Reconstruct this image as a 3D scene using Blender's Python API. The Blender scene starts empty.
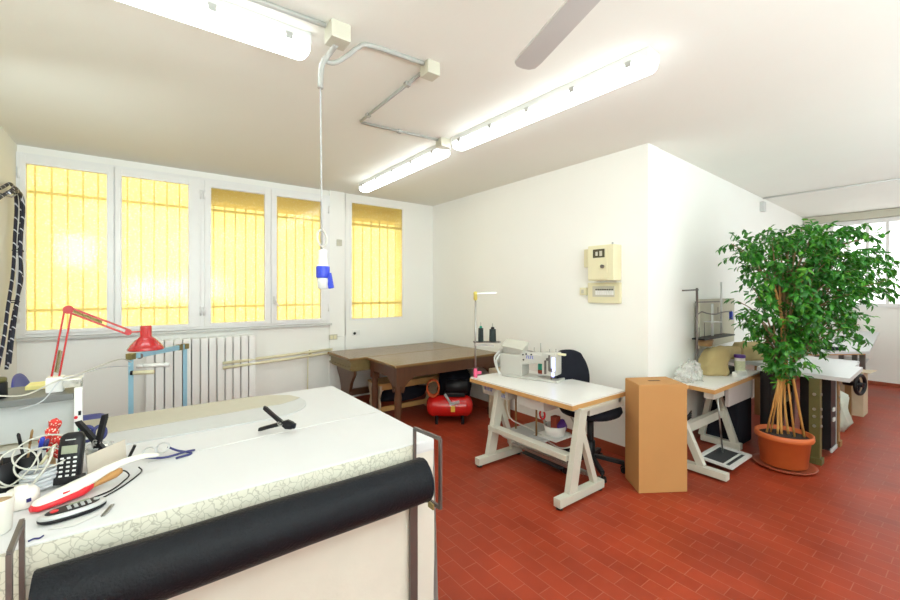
import bpy, bmesh, math, random
from mathutils import Vector, Matrix, noise
random.seed(7)
SC = bpy.context.scene
COL = SC.collection
V = Vector
PI = math.pi

# ------------------------------------------------------------------ materials
def new_mat(name):
    m = bpy.data.materials.new(name); m.use_nodes = True
    nt = m.node_tree; nt.nodes.clear()
    return m, nt, nt.nodes, nt.links

def mat(name, color, rough=0.5, metal=0.0, var=0.06, scale=14.0, bump=0.0, bscale=60.0, spec=0.5, coat=0.0, trans=0.0, emit=None, es=0.0):
    m, nt, N, L = new_mat(name)
    out = N.new('ShaderNodeOutputMaterial'); b = N.new('ShaderNodeBsdfPrincipled')
    tc = N.new('ShaderNodeTexCoord'); nz = N.new('ShaderNodeTexNoise')
    nz.inputs['Scale'].default_value = scale; nz.inputs['Detail'].default_value = 3
    L.new(tc.outputs['Object'], nz.inputs['Vector'])
    mx = N.new('ShaderNodeMix'); mx.data_type = 'RGBA'
    c = tuple(color)
    mx.inputs['A'].default_value = tuple(max(0, x*(1-var)) for x in c) + (1,)
    mx.inputs['B'].default_value = tuple(min(1, x*(1+var)) for x in c) + (1,)
    L.new(nz.outputs['Fac'], mx.inputs['Factor'])
    L.new(mx.outputs['Result'], b.inputs['Base Color'])
    b.inputs['Roughness'].default_value = rough; b.inputs['Metallic'].default_value = metal
    b.inputs['Specular IOR Level'].default_value = spec
    b.inputs['Coat Weight'].default_value = coat
    b.inputs['Transmission Weight'].default_value = trans
    if emit:
        b.inputs['Emission Color'].default_value = tuple(emit) + (1,); b.inputs['Emission Strength'].default_value = es
    if bump:
        n2 = N.new('ShaderNodeTexNoise'); n2.inputs['Scale'].default_value = bscale; n2.inputs['Detail'].default_value = 4
        L.new(tc.outputs['Object'], n2.inputs['Vector'])
        bp = N.new('ShaderNodeBump'); bp.inputs['Strength'].default_value = bump; bp.inputs['Distance'].default_value = 0.01
        L.new(n2.outputs['Fac'], bp.inputs['Height']); L.new(bp.outputs['Normal'], b.inputs['Normal'])
    L.new(b.outputs['BSDF'], out.inputs['Surface'])
    return m

def mat_floor():
    m, nt, N, L = new_mat('terracotta_tiles')
    out = N.new('ShaderNodeOutputMaterial'); b = N.new('ShaderNodeBsdfPrincipled')
    tc = N.new('ShaderNodeTexCoord'); mp = N.new('ShaderNodeMapping'); mp.inputs['Rotation'].default_value = (0, 0, PI/2)
    L.new(tc.outputs['Object'], mp.inputs['Vector'])
    br = N.new('ShaderNodeTexBrick')
    br.offset = 0.5
    br.inputs['Color1'].default_value = (0.34, 0.045, 0.017, 1); br.inputs['Color2'].default_value = (0.29, 0.036, 0.014, 1)
    br.inputs['Mortar'].default_value = (0.37, 0.105, 0.06, 1)
    br.inputs['Scale'].default_value = 1.0; br.inputs['Brick Width'].default_value = 0.20; br.inputs['Row Height'].default_value = 0.10
    br.inputs['Mortar Size'].default_value = 0.0022; br.inputs['Mortar Smooth'].default_value = 0.3; br.inputs['Bias'].default_value = -0.1
    L.new(mp.outputs['Vector'], br.inputs['Vector'])
    nz = N.new('ShaderNodeTexNoise'); nz.inputs['Scale'].default_value = 1.6; nz.inputs['Detail'].default_value = 5
    L.new(tc.outputs['Object'], nz.inputs['Vector'])
    rp = N.new('ShaderNodeMapRange'); rp.inputs['From Min'].default_value = .3; rp.inputs['From Max'].default_value = .7
    rp.inputs['To Min'].default_value = .70; rp.inputs['To Max'].default_value = 1.12
    L.new(nz.outputs['Fac'], rp.inputs['Value'])
    mx = N.new('ShaderNodeMix'); mx.data_type = 'RGBA'; mx.blend_type = 'MULTIPLY'; mx.inputs['Factor'].default_value = 1
    L.new(br.outputs['Color'], mx.inputs['A']); L.new(rp.outputs['Result'], mx.inputs['B'])
    L.new(mx.outputs['Result'], b.inputs['Base Color'])
    rr = N.new('ShaderNodeMapRange'); rr.inputs['To Min'].default_value = .30; rr.inputs['To Max'].default_value = .5
    L.new(nz.outputs['Fac'], rr.inputs['Value']); L.new(rr.outputs['Result'], b.inputs['Roughness'])
    b.inputs['Specular IOR Level'].default_value = 0.22
    bp = N.new('ShaderNodeBump'); bp.inputs['Strength'].default_value = .2; bp.inputs['Distance'].default_value = 0.003; bp.invert = True
    L.new(br.outputs['Fac'], bp.inputs['Height']); L.new(bp.outputs['Normal'], b.inputs['Normal'])
    L.new(b.outputs['BSDF'], out.inputs['Surface'])
    return m

def mat_glass_yellow():
    """pebbled yellow cathedral glass: tinted, slightly reflective"""
    m, nt, N, L = new_mat('yellow_pebbled_glass')
    out = N.new('ShaderNodeOutputMaterial')
    tc = N.new('ShaderNodeTexCoord')
    vo = N.new('ShaderNodeTexVoronoi'); vo.inputs['Scale'].default_value = 42
    L.new(tc.outputs['Object'], vo.inputs['Vector'])
    nz = N.new('ShaderNodeTexNoise'); nz.inputs['Scale'].default_value = 30; nz.inputs['Detail'].default_value = 4
    L.new(tc.outputs['Object'], nz.inputs['Vector'])
    ad = N.new('ShaderNodeMath'); ad.operation = 'ADD'
    L.new(vo.outputs['Distance'], ad.inputs[0]); L.new(nz.outputs['Fac'], ad.inputs[1])
    cr = N.new('ShaderNodeValToRGB')
    cr.color_ramp.elements[0].position = .45; cr.color_ramp.elements[0].color = (0.985, 0.95, 0.76, 1)
    cr.color_ramp.elements[1].position = .95; cr.color_ramp.elements[1].color = (0.93, 0.83, 0.47, 1)
    L.new(ad.outputs[0], cr.inputs['Fac'])
    tr = N.new('ShaderNodeBsdfTransparent'); L.new(cr.outputs['Color'], tr.inputs['Color'])
    tl = N.new('ShaderNodeBsdfTranslucent'); L.new(cr.outputs['Color'], tl.inputs['Color'])
    mx = N.new('ShaderNodeMixShader'); mx.inputs['Fac'].default_value = .35
    L.new(tr.outputs[0], mx.inputs[1]); L.new(tl.outputs[0], mx.inputs[2])
    gl = N.new('ShaderNodeBsdfGlossy'); gl.inputs['Roughness'].default_value = .08
    bp = N.new('ShaderNodeBump'); bp.inputs['Strength'].default_value = .15; bp.inputs['Distance'].default_value = .003
    L.new(ad.outputs[0], bp.inputs['Height']); L.new(bp.outputs['Normal'], gl.inputs['Normal'])
    fr = N.new('ShaderNodeFresnel'); fr.inputs['IOR'].default_value = 1.45
    m2 = N.new('ShaderNodeMixShader'); L.new(fr.outputs[0], m2.inputs['Fac'])
    L.new(mx.outputs[0], m2.inputs[1]); L.new(gl.outputs[0], m2.inputs[2])
    L.new(m2.outputs[0], out.inputs['Surface'])
    return m

def mat_clear(name, color=(.95, .97, .97), opac=.2, rough=.1):
    m, nt, N, L = new_mat(name)
    out = N.new('ShaderNodeOutputMaterial')
    tr = N.new('ShaderNodeBsdfTransparent'); tr.inputs['Color'].default_value = tuple(color) + (1,)
    b = N.new('ShaderNodeBsdfPrincipled'); b.inputs['Base Color'].default_value = tuple(color) + (1,); b.inputs['Roughness'].default_value = rough
    tc = N.new('ShaderNodeTexCoord'); nz = N.new('ShaderNodeTexNoise'); nz.inputs['Scale'].default_value = 25
    L.new(tc.outputs['Object'], nz.inputs['Vector'])
    ml = N.new('ShaderNodeMath'); ml.operation = 'MULTIPLY'; ml.inputs[1].default_value = opac*2
    L.new(nz.outputs['Fac'], ml.inputs[0])
    mx = N.new('ShaderNodeMixShader'); L.new(ml.outputs[0], mx.inputs['Fac'])
    L.new(tr.outputs[0], mx.inputs[1]); L.new(b.outputs[0], mx.inputs[2]); L.new(mx.outputs[0], out.inputs['Surface'])
    return m

def mat_emit(name, color, strength):
    m, nt, N, L = new_mat(name)
    out = N.new('ShaderNodeOutputMaterial'); e = N.new('ShaderNodeEmission')
    e.inputs['Color'].default_value = tuple(color) + (1,); e.inputs['Strength'].default_value = strength
    L.new(e.outputs[0], out.inputs['Surface'])
    return m

def mat_lace():
    m, nt, N, L = new_mat('lace_cloth')
    out = N.new('ShaderNodeOutputMaterial'); b = N.new('ShaderNodeBsdfPrincipled'); b.inputs['Roughness'].default_value = .9
    tc = N.new('ShaderNodeTexCoord'); nz = N.new('ShaderNodeTexNoise'); nz.inputs['Scale'].default_value = 18
    L.new(tc.outputs['Object'], nz.inputs['Vector'])
    mx0 = N.new('ShaderNodeMix'); mx0.data_type = 'RGBA'; mx0.inputs['Factor'].default_value = .06
    L.new(tc.outputs['Object'], mx0.inputs['A']); L.new(nz.outputs['Color'], mx0.inputs['B'])
    vo = N.new('ShaderNodeTexVoronoi'); vo.feature = 'DISTANCE_TO_EDGE'; vo.inputs['Scale'].default_value = 40
    L.new(mx0.outputs['Result'], vo.inputs['Vector'])
    cr = N.new('ShaderNodeValToRGB')
    cr.color_ramp.elements[0].position = .015; cr.color_ramp.elements[0].color = (.45, .42, .34, 1)
    cr.color_ramp.elements[1].position = .07; cr.color_ramp.elements[1].color = (.66, .625, .53, 1)
    L.new(vo.outputs['Distance'], cr.inputs['Fac']); L.new(cr.outputs['Color'], b.inputs['Base Color'])
    L.new(b.outputs[0], out.inputs['Surface'])
    return m

def mat_wood(name, c1, c2, rough=.35, axis='X', scale=3.0, spec=.5, coat=0):
    m, nt, N, L = new_mat(name)
    out = N.new('ShaderNodeOutputMaterial'); b = N.new('ShaderNodeBsdfPrincipled')
    tc = N.new('ShaderNodeTexCoord'); mp = N.new('ShaderNodeMapping')
    mp.inputs['Scale'].default_value = (1, 12, 12) if axis == 'X' else ((12, 1, 12) if axis == 'Y' else (12, 12, 1))
    L.new(tc.outputs['Object'], mp.inputs['Vector'])
    nz = N.new('ShaderNodeTexNoise'); nz.inputs['Scale'].default_value = scale; nz.inputs['Detail'].default_value = 6
    L.new(mp.outputs['Vector'], nz.inputs['Vector'])
    mx = N.new('ShaderNodeMix'); mx.data_type = 'RGBA'
    mx.inputs['A'].default_value = tuple(c1) + (1,); mx.inputs['B'].default_value = tuple(c2) + (1,)
    L.new(nz.outputs['Fac'], mx.inputs['Factor']); L.new(mx.outputs['Result'], b.inputs['Base Color'])
    b.inputs['Roughness'].default_value = rough; b.inputs['Specular IOR Level'].default_value = spec; b.inputs['Coat Weight'].default_value = coat
    L.new(b.outputs[0], out.inputs['Surface'])
    return m

def mat_stripes(name, c1, c2, scale=30):
    m, nt, N, L = new_mat(name)
    out = N.new('ShaderNodeOutputMaterial'); b = N.new('ShaderNodeBsdfPrincipled'); b.inputs['Roughness'].default_value = .6
    tc = N.new('ShaderNodeTexCoord'); w = N.new('ShaderNodeTexWave'); w.bands_direction = 'DIAGONAL'; w.inputs['Scale'].default_value = scale
    L.new(tc.outputs['Object'], w.inputs['Vector'])
    cr = N.new('ShaderNodeValToRGB'); cr.color_ramp.interpolation = 'CONSTANT'
    cr.color_ramp.elements[0].color = tuple(c1) + (1,); cr.color_ramp.elements[1].position = .965; cr.color_ramp.elements[1].color = tuple(c2) + (1,)
    L.new(w.outputs['Fac'], cr.inputs['Fac']); L.new(cr.outputs['Color'], b.inputs['Base Color'])
    L.new(b.outputs[0], out.inputs['Surface'])
    return m

def mat_dots(name, c1, c2, scale=90, thr=.3):
    m, nt, N, L = new_mat(name)
    out = N.new('ShaderNodeOutputMaterial'); b = N.new('ShaderNodeBsdfPrincipled'); b.inputs['Roughness'].default_value = .8
    tc = N.new('ShaderNodeTexCoord'); vo = N.new('ShaderNodeTexVoronoi'); vo.inputs['Scale'].default_value = scale
    L.new(tc.outputs['Object'], vo.inputs['Vector'])
    cr = N.new('ShaderNodeValToRGB')
    cr.color_ramp.elements[0].position = thr; cr.color_ramp.elements[0].color = tuple(c2) + (1,)
    cr.color_ramp.elements[1].position = thr+.08; cr.color_ramp.elements[1].color = tuple(c1) + (1,)
    L.new(vo.outputs['Distance'], cr.inputs['Fac']); L.new(cr.outputs['Color'], b.inputs['Base Color'])
    L.new(b.outputs[0], out.inputs['Surface'])
    return m

def mat_leaf():
    m, nt, N, L = new_mat('ficus_leaf')
    out = N.new('ShaderNodeOutputMaterial'); b = N.new('ShaderNodeBsdfPrincipled'); b.inputs['Roughness'].default_value = .38
    g = N.new('ShaderNodeNewGeometry'); cr = N.new('ShaderNodeValToRGB')
    e = cr.color_ramp.elements
    e[0].position = 0; e[0].color = (.016, .11, .012, 1); e[1].position = 1; e[1].color = (.16, .42, .035, 1)
    x = e.new(.55); x.color = (.032, .20, .02, 1); x = e.new(.85); x.color = (.07, .30, .025, 1)
    L.new(g.outputs['Random Per Island'], cr.inputs['Fac']); L.new(cr.outputs['Color'], b.inputs['Base Color'])
    tl = N.new('ShaderNodeBsdfTranslucent'); tl.inputs['Color'].default_value = (.12, .38, .03, 1)
    mx = N.new('ShaderNodeMixShader'); mx.inputs['Fac'].default_value = .22
    L.new(b.outputs[0], mx.inputs[1]); L.new(tl.outputs[0], mx.inputs[2]); L.new(mx.outputs[0], out.inputs['Surface'])
    return m

M = {}
M['wall'] = mat('white_plaster', (.88, .875, .835), .85, var=.015, scale=2.5, bump=.04, bscale=40)
M['wall_cream'] = mat('cream_plaster', (.90, .885, .78), .85, var=.015, scale=2.5, bump=.04, bscale=40)
M['ceil'] = mat('ceiling_paint', (.80, .797, .735), .9, var=.02, scale=1.5, bump=.05, bscale=50)
M['floor'] = mat_floor()
M['base'] = mat('terracotta_skirting', (.34, .075, .035), .35, var=.12, scale=6)
M['pvc'] = mat('white_pvc', (.83, .83, .82), .32, var=.02)
M['marble'] = mat('grey_marble', (.58, .58, .56), .35, var=.15, scale=9)
M['yglass'] = mat_glass_yellow()
M['bars'] = mat('window_bars_paint', (.70, .66, .42), .6)
M['outer'] = mat('outside_wall', (.55, .42, .18), .9, var=.1)
M['clearglass'] = mat_clear('clear_glass', (.97, .98, .98), .04)
M['white'] = mat('white_paint', (.80, .80, .77), .4, var=.02)
M['cream'] = mat('cream_paint', (.56, .54, .44), .45, var=.03)
M['cream2'] = mat('ivory_plastic', (.76, .71, .48), .4, var=.03)
M['grey'] = mat('grey_paint', (.45, .46, .46), .45, var=.04)
M['lgrey'] = mat('light_grey_paint', (.66, .66, .64), .5, var=.03)
M['pipe'] = mat('conduit_grey', (.40, .40, .37), .45, var=.05)
M['lens'] = mat_emit('fluorescent_diffuser', (.92, .985, 1.0), 7.5)
M['black'] = mat('black_plastic', (.010, .010, .012), .4, var=.2, spec=.3)
M['blackfab'] = mat('black_fabric', (.012, .013, .020), .85, var=.25, bump=.3, bscale=200, spec=.2)
M['leather'] = mat('black_coated_fabric', (.009, .010, .013), .45, var=.35, scale=40, bump=.4, bscale=110, spec=.16)
M['steel'] = mat('brushed_steel', (.42, .42, .40), .35, metal=1, var=.1)
M['dsteel'] = mat('dark_steel', (.17, .15, .14), .45, metal=.7, var=.15)
M['cloth'] = mat('white_table_cloth', (.655, .655, .66), .9, var=.025, scale=4, bump=.2, bscale=9)
M['skirt'] = mat('cream_skirt_cloth', (.70, .665, .59), .9, var=.05, scale=7, bump=.4, bscale=8)
M['lace'] = mat_lace()
M['boardgrey'] = mat('pale_grey_felt', (.56, .57, .57), .85, var=.03)
M['taupe'] = mat('taupe_felt', (.52, .49, .40), .85, var=.04)
M['red'] = mat('red_enamel', (.42, .009, .012), .25, var=.06, coat=.5)
M['tred'] = mat('red_tank', (.62, .012, .01), .22, var=.06, coat=.5)
M['orange'] = mat('orange_hose', (.62, .10, .02), .45)
M['blue'] = mat('blue_plastic', (.035, .05, .33), .4)
M['plugblue'] = mat('plug_blue', (.03, .06, .55), .4)
M['pblue'] = mat('pale_blue_paint', (.30, .53, .66), .45)
M['rad'] = mat('radiator_white', (.88, .88, .85), .35, var=.015)
M['oldwood'] = mat_wood('old_table_wood', (.175, .10, .036), (.27, .165, .07), .24, 'X', 2.5)
M['oldwood_d'] = mat_wood('old_table_dark_wood', (.065, .024, .010), (.115, .044, .018), .4, 'Z', 2.5)
M['olivewood'] = mat_wood('olive_brown_moulding', (.15, .105, .035), (.21, .155, .055), .45, 'Y', 2.5)
M['pine'] = mat_wood('bench_wood', (.50, .27, .085), (.62, .37, .14), .5, 'X', 3)
M['card'] = mat('corrugated_cardboard', (.50, .255, .088), .8, var=.05, scale=5)
M['carddark'] = mat('box_slot_dark', (.10, .05, .02), .9)
M['topwhite'] = mat('white_laminate', (.80, .79, .76), .3, var=.015)
M['toplgrey'] = mat('grey_laminate', (.60, .61, .62), .3, var=.03)
M['edgewood'] = mat_wood('plywood_edge', (.50, .27, .09), (.62, .35, .13), .45, 'X', 3)
M['machw'] = mat('machine_cream', (.53, .515, .47), .3, var=.02)
M['frame'] = mat('machine_stand_paint', (.56, .55, .475), .4, var=.03)
M['bluemark'] = mat('blue_print', (.05, .08, .55), .5)
M['yellowst'] = mat('orange_sticker', (.80, .48, .06), .5)
M['pink'] = mat('pink_tape', (.80, .12, .25), .6)
M['ytape'] = mat('yellow_tape', (.65, .55, .12), .6)
M['green'] = mat('green_plastic', (.02, .38, .25), .45)
M['rust'] = mat('rust_thread', (.35, .06, .03), .8)
M['thread'] = mat('black_thread', (.012, .022, .022), .7, var=.3, bump=.4, bscale=300)
M['led'] = mat_emit('machine_led', (.42, .47, 1.0), 3.2)
M['brownrod'] = mat('brown_rod', (.28, .16, .06), .45)
M['terra'] = mat('terracotta_pot', (.56, .125, .03), .5, var=.08)
M['soil'] = mat('potting_soil', (.03, .02, .013), .95, var=.4, bump=.8, bscale=80)
M['bamboo'] = mat_wood('bamboo', (.50, .24, .06), (.60, .34, .10), .45, 'Z', 3)
M['branch'] = mat('ficus_bark', (.22, .15, .07), .8, var=.2)
M['leaf'] = mat_leaf()
M['olive'] = mat('olive_metal', (.11, .10, .03), .45, var=.1)
M['wrap'] = mat('beige_cloth_cover', (.45, .35, .16), .85, var=.08, bump=.5, bscale=14)
M['wrap2'] = mat('pale_dust_cover', (.54, .51, .40), .8, var=.05, bump=.4, bscale=12)
M['pbag'] = mat_clear('clear_plastic_bag', (.9, .9, .88), .33, .2)
M['purple'] = mat('purple_lid', (.10, .03, .26), .4)
M['tubw'] = mat('tub_white', (.80, .80, .76), .4)
M['tubl'] = mat('tub_label', (.62, .66, .45), .6, var=.25, scale=60)
M['greybox'] = mat('mauve_grey_plastic', (.46, .42, .41), .45)
M['lcd'] = mat('lcd_green_grey', (.30, .33, .24), .3)
M['keyw'] = mat('white_keys', (.75, .75, .75), .4)
M['silver'] = mat('silver_plastic', (.58, .59, .60), .3, metal=.4)
M['redp'] = mat('red_plastic', (.72, .02, .03), .35)
M['whitep'] = mat('white_plastic', (.82, .80, .73), .35)
M['cablew'] = mat('white_cable', (.58, .57, .51), .45)
M['cableg'] = mat('grey_cable', (.55, .57, .60), .4)
M['tracer'] = mat_stripes('black_cable_white_tracer', (.014, .014, .03), (.6, .6, .66), 4.5)
M['polka'] = mat_dots('red_polka_fabric', (.65, .04, .03), (.85, .65, .55), 110, .28)
M['tan'] = mat('tan_card', (.46, .32, .17), .8)
M['beigecard'] = mat('beige_card', (.60, .53, .44), .8, var=.05)
M['yellow'] = mat('pale_yellow_paper', (.80, .72, .28), .7)
M['navy'] = mat('navy_plastic', (.03, .035, .16), .4)
M['bagpat'] = mat('white_green_bag', (.52, .56, .48), .5, var=.2, scale=9, bump=.6, bscale=10)
M['greyfab'] = mat('grey_cloth_bundle', (.42, .39, .34), .9, var=.2, scale=12, bump=.5, bscale=14)
M['beigefab'] = mat('beige_bundle', (.55, .45, .31), .9, var=.1)
M['pedal'] = mat('pedal_rubber', (.03, .032, .035), .65, var=.3)
M['fan'] = mat('fan_blade_grey', (.50, .49, .47), .45, var=.02)
M['brassy'] = mat('dark_gold_metal', (.30, .25, .10), .4, metal=.6)
M['meterglass'] = mat('meter_glass', (.09, .085, .05), .25)
M['shelfedge'] = mat('grey_shelf', (.17, .175, .17), .5)
M['pinkst'] = mat('pink_contents', (.75, .25, .28), .6)

# ------------------------------------------------------------------ mesh builder
def frame_of(d):
    d = d.normalized(); up = V((0, 0, 1)) if abs(d.z) < .95 else V((1, 0, 0))
    a = d.cross(up).normalized(); b = a.cross(d).normalized()
    return a, b

class MB:
    def __init__(s): s.bm = bmesh.new()
    def box(s, c, size, rz=0, R=None, bev=0.0):
        t = bmesh.new(); bmesh.ops.create_cube(t, size=1)
        bmesh.ops.scale(t, vec=V(size), verts=t.verts)
        if bev: bmesh.ops.bevel(t, geom=t.edges[:], offset=bev, segments=2, profile=.7, affect='EDGES')
        mtx = Matrix.Translation(V(c)) @ (R if R is not None else Matrix.Rotation(rz, 4, 'Z'))
        return s._add(t, mtx)
    def b2(s, x0, x1, y0, y1, z0, z1, bev=0.0):
        return s.box(((x0+x1)/2, (y0+y1)/2, (z0+z1)/2), (abs(x1-x0), abs(y1-y0), abs(z1-z0)), bev=bev)
    def _add(s, t, mtx=None):
        if mtx is not None: bmesh.ops.transform(t, matrix=mtx, verts=t.verts)
        mp = {v: s.bm.verts.new(v.co) for v in t.verts}
        for f in t.faces:
            try: nf = s.bm.faces.new([mp[v] for v in f.verts]); nf.smooth = f.smooth
            except ValueError: pass
        t.free(); return s
    def bar(s, p0, p1, w, h=None, up=None, bev=0.0):
        p0, p1 = V(p0), V(p1); d = p1-p0; h = h or w
        z = d.normalized(); u = V(up) if up else (V((0, 0, 1)) if abs(z.z) < .9 else V((0, 1, 0)))
        x = u.cross(z).normalized(); y = z.cross(x)
        R = Matrix((x, y, z)).transposed().to_4x4()
        return s.box((p0+p1)/2, (w, h, d.length), R=R, bev=bev)
    def cyl(s, p0, p1, r0, r1=None, seg=16, cap=True):
        return s.tube([p0, p1], [r0, r0 if r1 is None else r1], seg, cap)
    def tube(s, pts, r, seg=8, cap=True, closed=False):
        pts = [V(p) for p in pts]; n = len(pts); rings = []
        rs = r if isinstance(r, (list, tuple)) else [r]*n
        a = None
        for i, p in enumerate(pts):
            if closed: d = pts[(i+1) % n]-pts[i-1]
            else: d = pts[min(i+1, n-1)]-pts[max(i-1, 0)]
            if d.length < 1e-9: d = V((0, 0, 1))
            d.normalize()
            if a is None: a, b = frame_of(d)
            else:
                a = (a-d*a.dot(d))
                if a.length < 1e-6: a, b = frame_of(d)
                a.normalize(); b = d.cross(a)*-1
                b = a.cross(d)
            rings.append([s.bm.verts.new(p+(a*math.cos(2*PI*k/seg)+b*math.sin(2*PI*k/seg))*rs[i]) for k in range(seg)])
        m = n if closed else n-1
        for i in range(m):
            A, B = rings[i], rings[(i+1) % n]
            for k in range(seg):
                f = s.bm.faces.new((A[k], A[(k+1) % seg], B[(k+1) % seg], B[k])); f.smooth = True
        if cap and not closed:
            s.bm.faces.new(rings[0][::-1]); s.bm.faces.new(rings[-1])
        return s
    def lathe(s, prof, c=(0, 0, 0), seg=24, R=None, smooth=True, cap=True):
        c = V(c); rings = []
        for (r, z) in prof:
            ring = []
            for k in range(seg):
                p = V((r*math.cos(2*PI*k/seg), r*math.sin(2*PI*k/seg), z))
                if R is not None: p = R @ p
                ring.append(s.bm.verts.new(c+p))
            rings.append(ring)
        for i in range(len(rings)-1):
            A, B = rings[i], rings[i+1]
            for k in range(seg):
                f = s.bm.faces.new((A[k], A[(k+1) % seg], B[(k+1) % seg], B[k])); f.smooth = smooth
        if cap:
            s.bm.faces.new(rings[0][::-1]); s.bm.faces.new(rings[-1])
        return s
    def loft(s, loops, cap=True, smooth=True):
        rings = [[s.bm.verts.new(V(p)) for p in lp] for lp in loops]
        for A, B in zip(rings, rings[1:]):
            n = len(A)
            for k in range(n):
                f = s.bm.faces.new((A[k], A[(k+1) % n], B[(k+1) % n], B[k])); f.smooth = smooth
        if cap: s.bm.faces.new(rings[0][::-1]); s.bm.faces.new(rings[-1])
        return s
    def prism(s, poly, z0, z1, R=None, c=(0, 0, 0), bev=0):
        t = bmesh.new()
        lo = [t.verts.new((x, y, z0)) for x, y in poly]; hi = [t.verts.new((x, y, z1)) for x, y in poly]
        n = len(poly)
        t.faces.new(lo[::-1]); t.faces.new(hi)
        for k in range(n): t.faces.new((lo[k], lo[(k+1) % n], hi[(k+1) % n], hi[k]))
        if bev: bmesh.ops.bevel(t, geom=t.edges[:], offset=bev, segments=2, profile=.7, affect='EDGES')
        return s._add(t, Matrix.Translation(V(c)) @ (R if R is not None else Matrix.Identity(4)))
    def ball(s, c, r, sc=(1, 1, 1), wob=0, seed=0, sub=3, R=None):
        t = bmesh.new(); bmesh.ops.create_icosphere(t, subdivisions=sub, radius=1)
        for v in t.verts:
            k = 1+(wob*noise.noise(v.co*1.7+V((seed*7.1, seed*3.3, seed))) if wob else 0)
            v.co = V((v.co.x*sc[0], v.co.y*sc[1], v.co.z*sc[2]))*r*k
        for f in t.faces: f.smooth = True
        return s._add(t, Matrix.Translation(V(c)) @ (R if R is not None else Matrix.Identity(4)))
    def grid(s, fn, nu, nv):
        vs = [[s.bm.verts.new(V(fn(i/nu, j/nv))) for j in range(nv+1)] for i in range(nu+1)]
        for i in range(nu):
            for j in range(nv):
                f = s.bm.faces.new((vs[i][j], vs[i+1][j], vs[i+1][j+1], vs[i][j+1])); f.smooth = True
        return s
    def wobble(s, amp, freq, seed=0):
        for v in s.bm.verts:
            v.co += noise.noise_vector(v.co*freq+V((seed, seed*2.3, -seed)))*amp
        return s
    def build(s, name, m, parent=None, bev=0.0, sub=0, solid=0.0):
        bmesh.ops.recalc_face_normals(s.bm, faces=s.bm.faces[:])
        if bev: bmesh.ops.bevel(s.bm, geom=[e for e in s.bm.edges if len(e.link_faces) == 2 and e.calc_face_angle(0) > .6], offset=bev, segments=2, profile=.7, affect='EDGES')
        me = bpy.data.meshes.new(name)
        if parent is None:
            xs = [v.co for v in s.bm.verts]
            o0 = V(((min(v.x for v in xs)+max(v.x for v in xs))/2, (min(v.y for v in xs)+max(v.y for v in xs))/2, min(v.z for v in xs)))
        else:
            r = parent
            while r.parent: r = r.parent
            o0 = V(r.location)
        bmesh.ops.translate(s.bm, vec=-o0, verts=s.bm.verts)
        s.bm.to_mesh(me); s.bm.free()
        o = bpy.data.objects.new(name, me); COL.objects.link(o)
        me.materials.append(M[m] if isinstance(m, str) else m)
        if parent is None: o.location = o0
        else: o.parent = parent
        if solid:
            md = o.modifiers.new('thick', 'SOLIDIFY'); md.thickness = solid
        if sub:
            md = o.modifiers.new('sub', 'SUBSURF'); md.levels = sub; md.render_levels = sub
        return o

def thing(name, label, cat, loc=(0, 0, 0), group=None):
    o = bpy.data.objects.new(name, None); COL.objects.link(o)
    o.empty_display_size = .05; o.location = loc
    return tag(o, label, cat, group)
def tag(o, label, cat, group=None):
    o['label'] = label; o['category'] = cat
    if group: o['group'] = group
    return o
def struct(o):
    o['kind'] = 'structure'; return o
def B(*a, **k): return MB().b2(*a, **k)
def smooth_path(pts, n=6):
    pts = [V(p) for p in pts]; out = []
    P = [pts[0]*2-pts[1]]+pts+[pts[-1]*2-pts[-2]]
    for i in range(1, len(P)-2):
        p0, p1, p2, p3 = P[i-1:i+3]
        for k in range(n):
            t = k/n
            out.append(.5*((2*p1)+(p2-p0)*t+(2*p0-5*p1+4*p2-p3)*t*t+(3*p1-p0-3*p2+p3)*t**3))
    out.append(pts[-1]); return out
def circle(c, r, n=32, ax=(0, 0, 1), r2=None, turns=1, rise=0):
    a, b = frame_of(V(ax)); r2 = r2 or r
    return [V(c)+a*r*math.cos(2*PI*k/n)+b*r2*math.sin(2*PI*k/n)+V(ax).normalized()*rise*k/n for k in range(int(n*turns))]

# ------------------------------------------------------------------ room shell
H = 3.036
XL, YA, XB, YC0, XD, YC1 = -1.0, 5.57, 3.786, 1.968, 10.2, 2.24
YS = -2.2
f = MB().b2(XL-.2, XD+.2, YS-.2, YA+.2, -.1, 0).build('floor', 'floor'); struct(f)
f = MB().b2(XL-.2, XD+.2, YS-.2, YA+.2, H, H+.1).build('ceiling', 'ceil'); struct(f)
struct(B(XL-.2, XL, YS-.2, YA+.2, 0, H).build('wall_left', 'wall_cream'))
struct(B(XL, XD, YS-.2, YS, 0, H).build('wall_front', 'wall'))
# window wall with openings
W1, W2, W3 = (-.965, .48), (.545, 1.995), (2.356, 3.217)
ZS, ZT = 1.215, 2.95
Z3 = (1.225, 2.925)
w = MB()
w.b2(XL, XB+.2, YA, YA+.2, 0, ZS)
w.b2(XL, XB+.2, YA, YA+.2, ZT, H)
w.b2(XL, W1[0], YA, YA+.2, ZS, ZT); w.b2(W1[1], W2[0], YA, YA+.2, ZS, ZT)
w.b2(W2[1], W3[0], YA, YA+.2, ZS, ZT); w.b2(W3[1], XB+.2, YA, YA+.2, ZS, ZT)
w.b2(W3[0], W3[1], YA, YA+.2, ZS, Z3[0]); w.b2(W3[0], W3[1], YA, YA+.2, Z3[1], ZT)
struct(w.build('wall_back', 'wall'))
struct(B(2.03, 2.25, YA-.025, YA, 0, H).build('trim_1', 'wall'))
struct(B(XB, XB+.2, YC0, YA, 0, H).build('wall_middle', 'wall'))
w = MB().prism([(XB, YC0), (XD+.2, YC1), (XD+.2, YC1+.2), (XB+.2, YC0+.2)], 0, H)
struct(w.build('wall_right', 'wall'))
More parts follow.
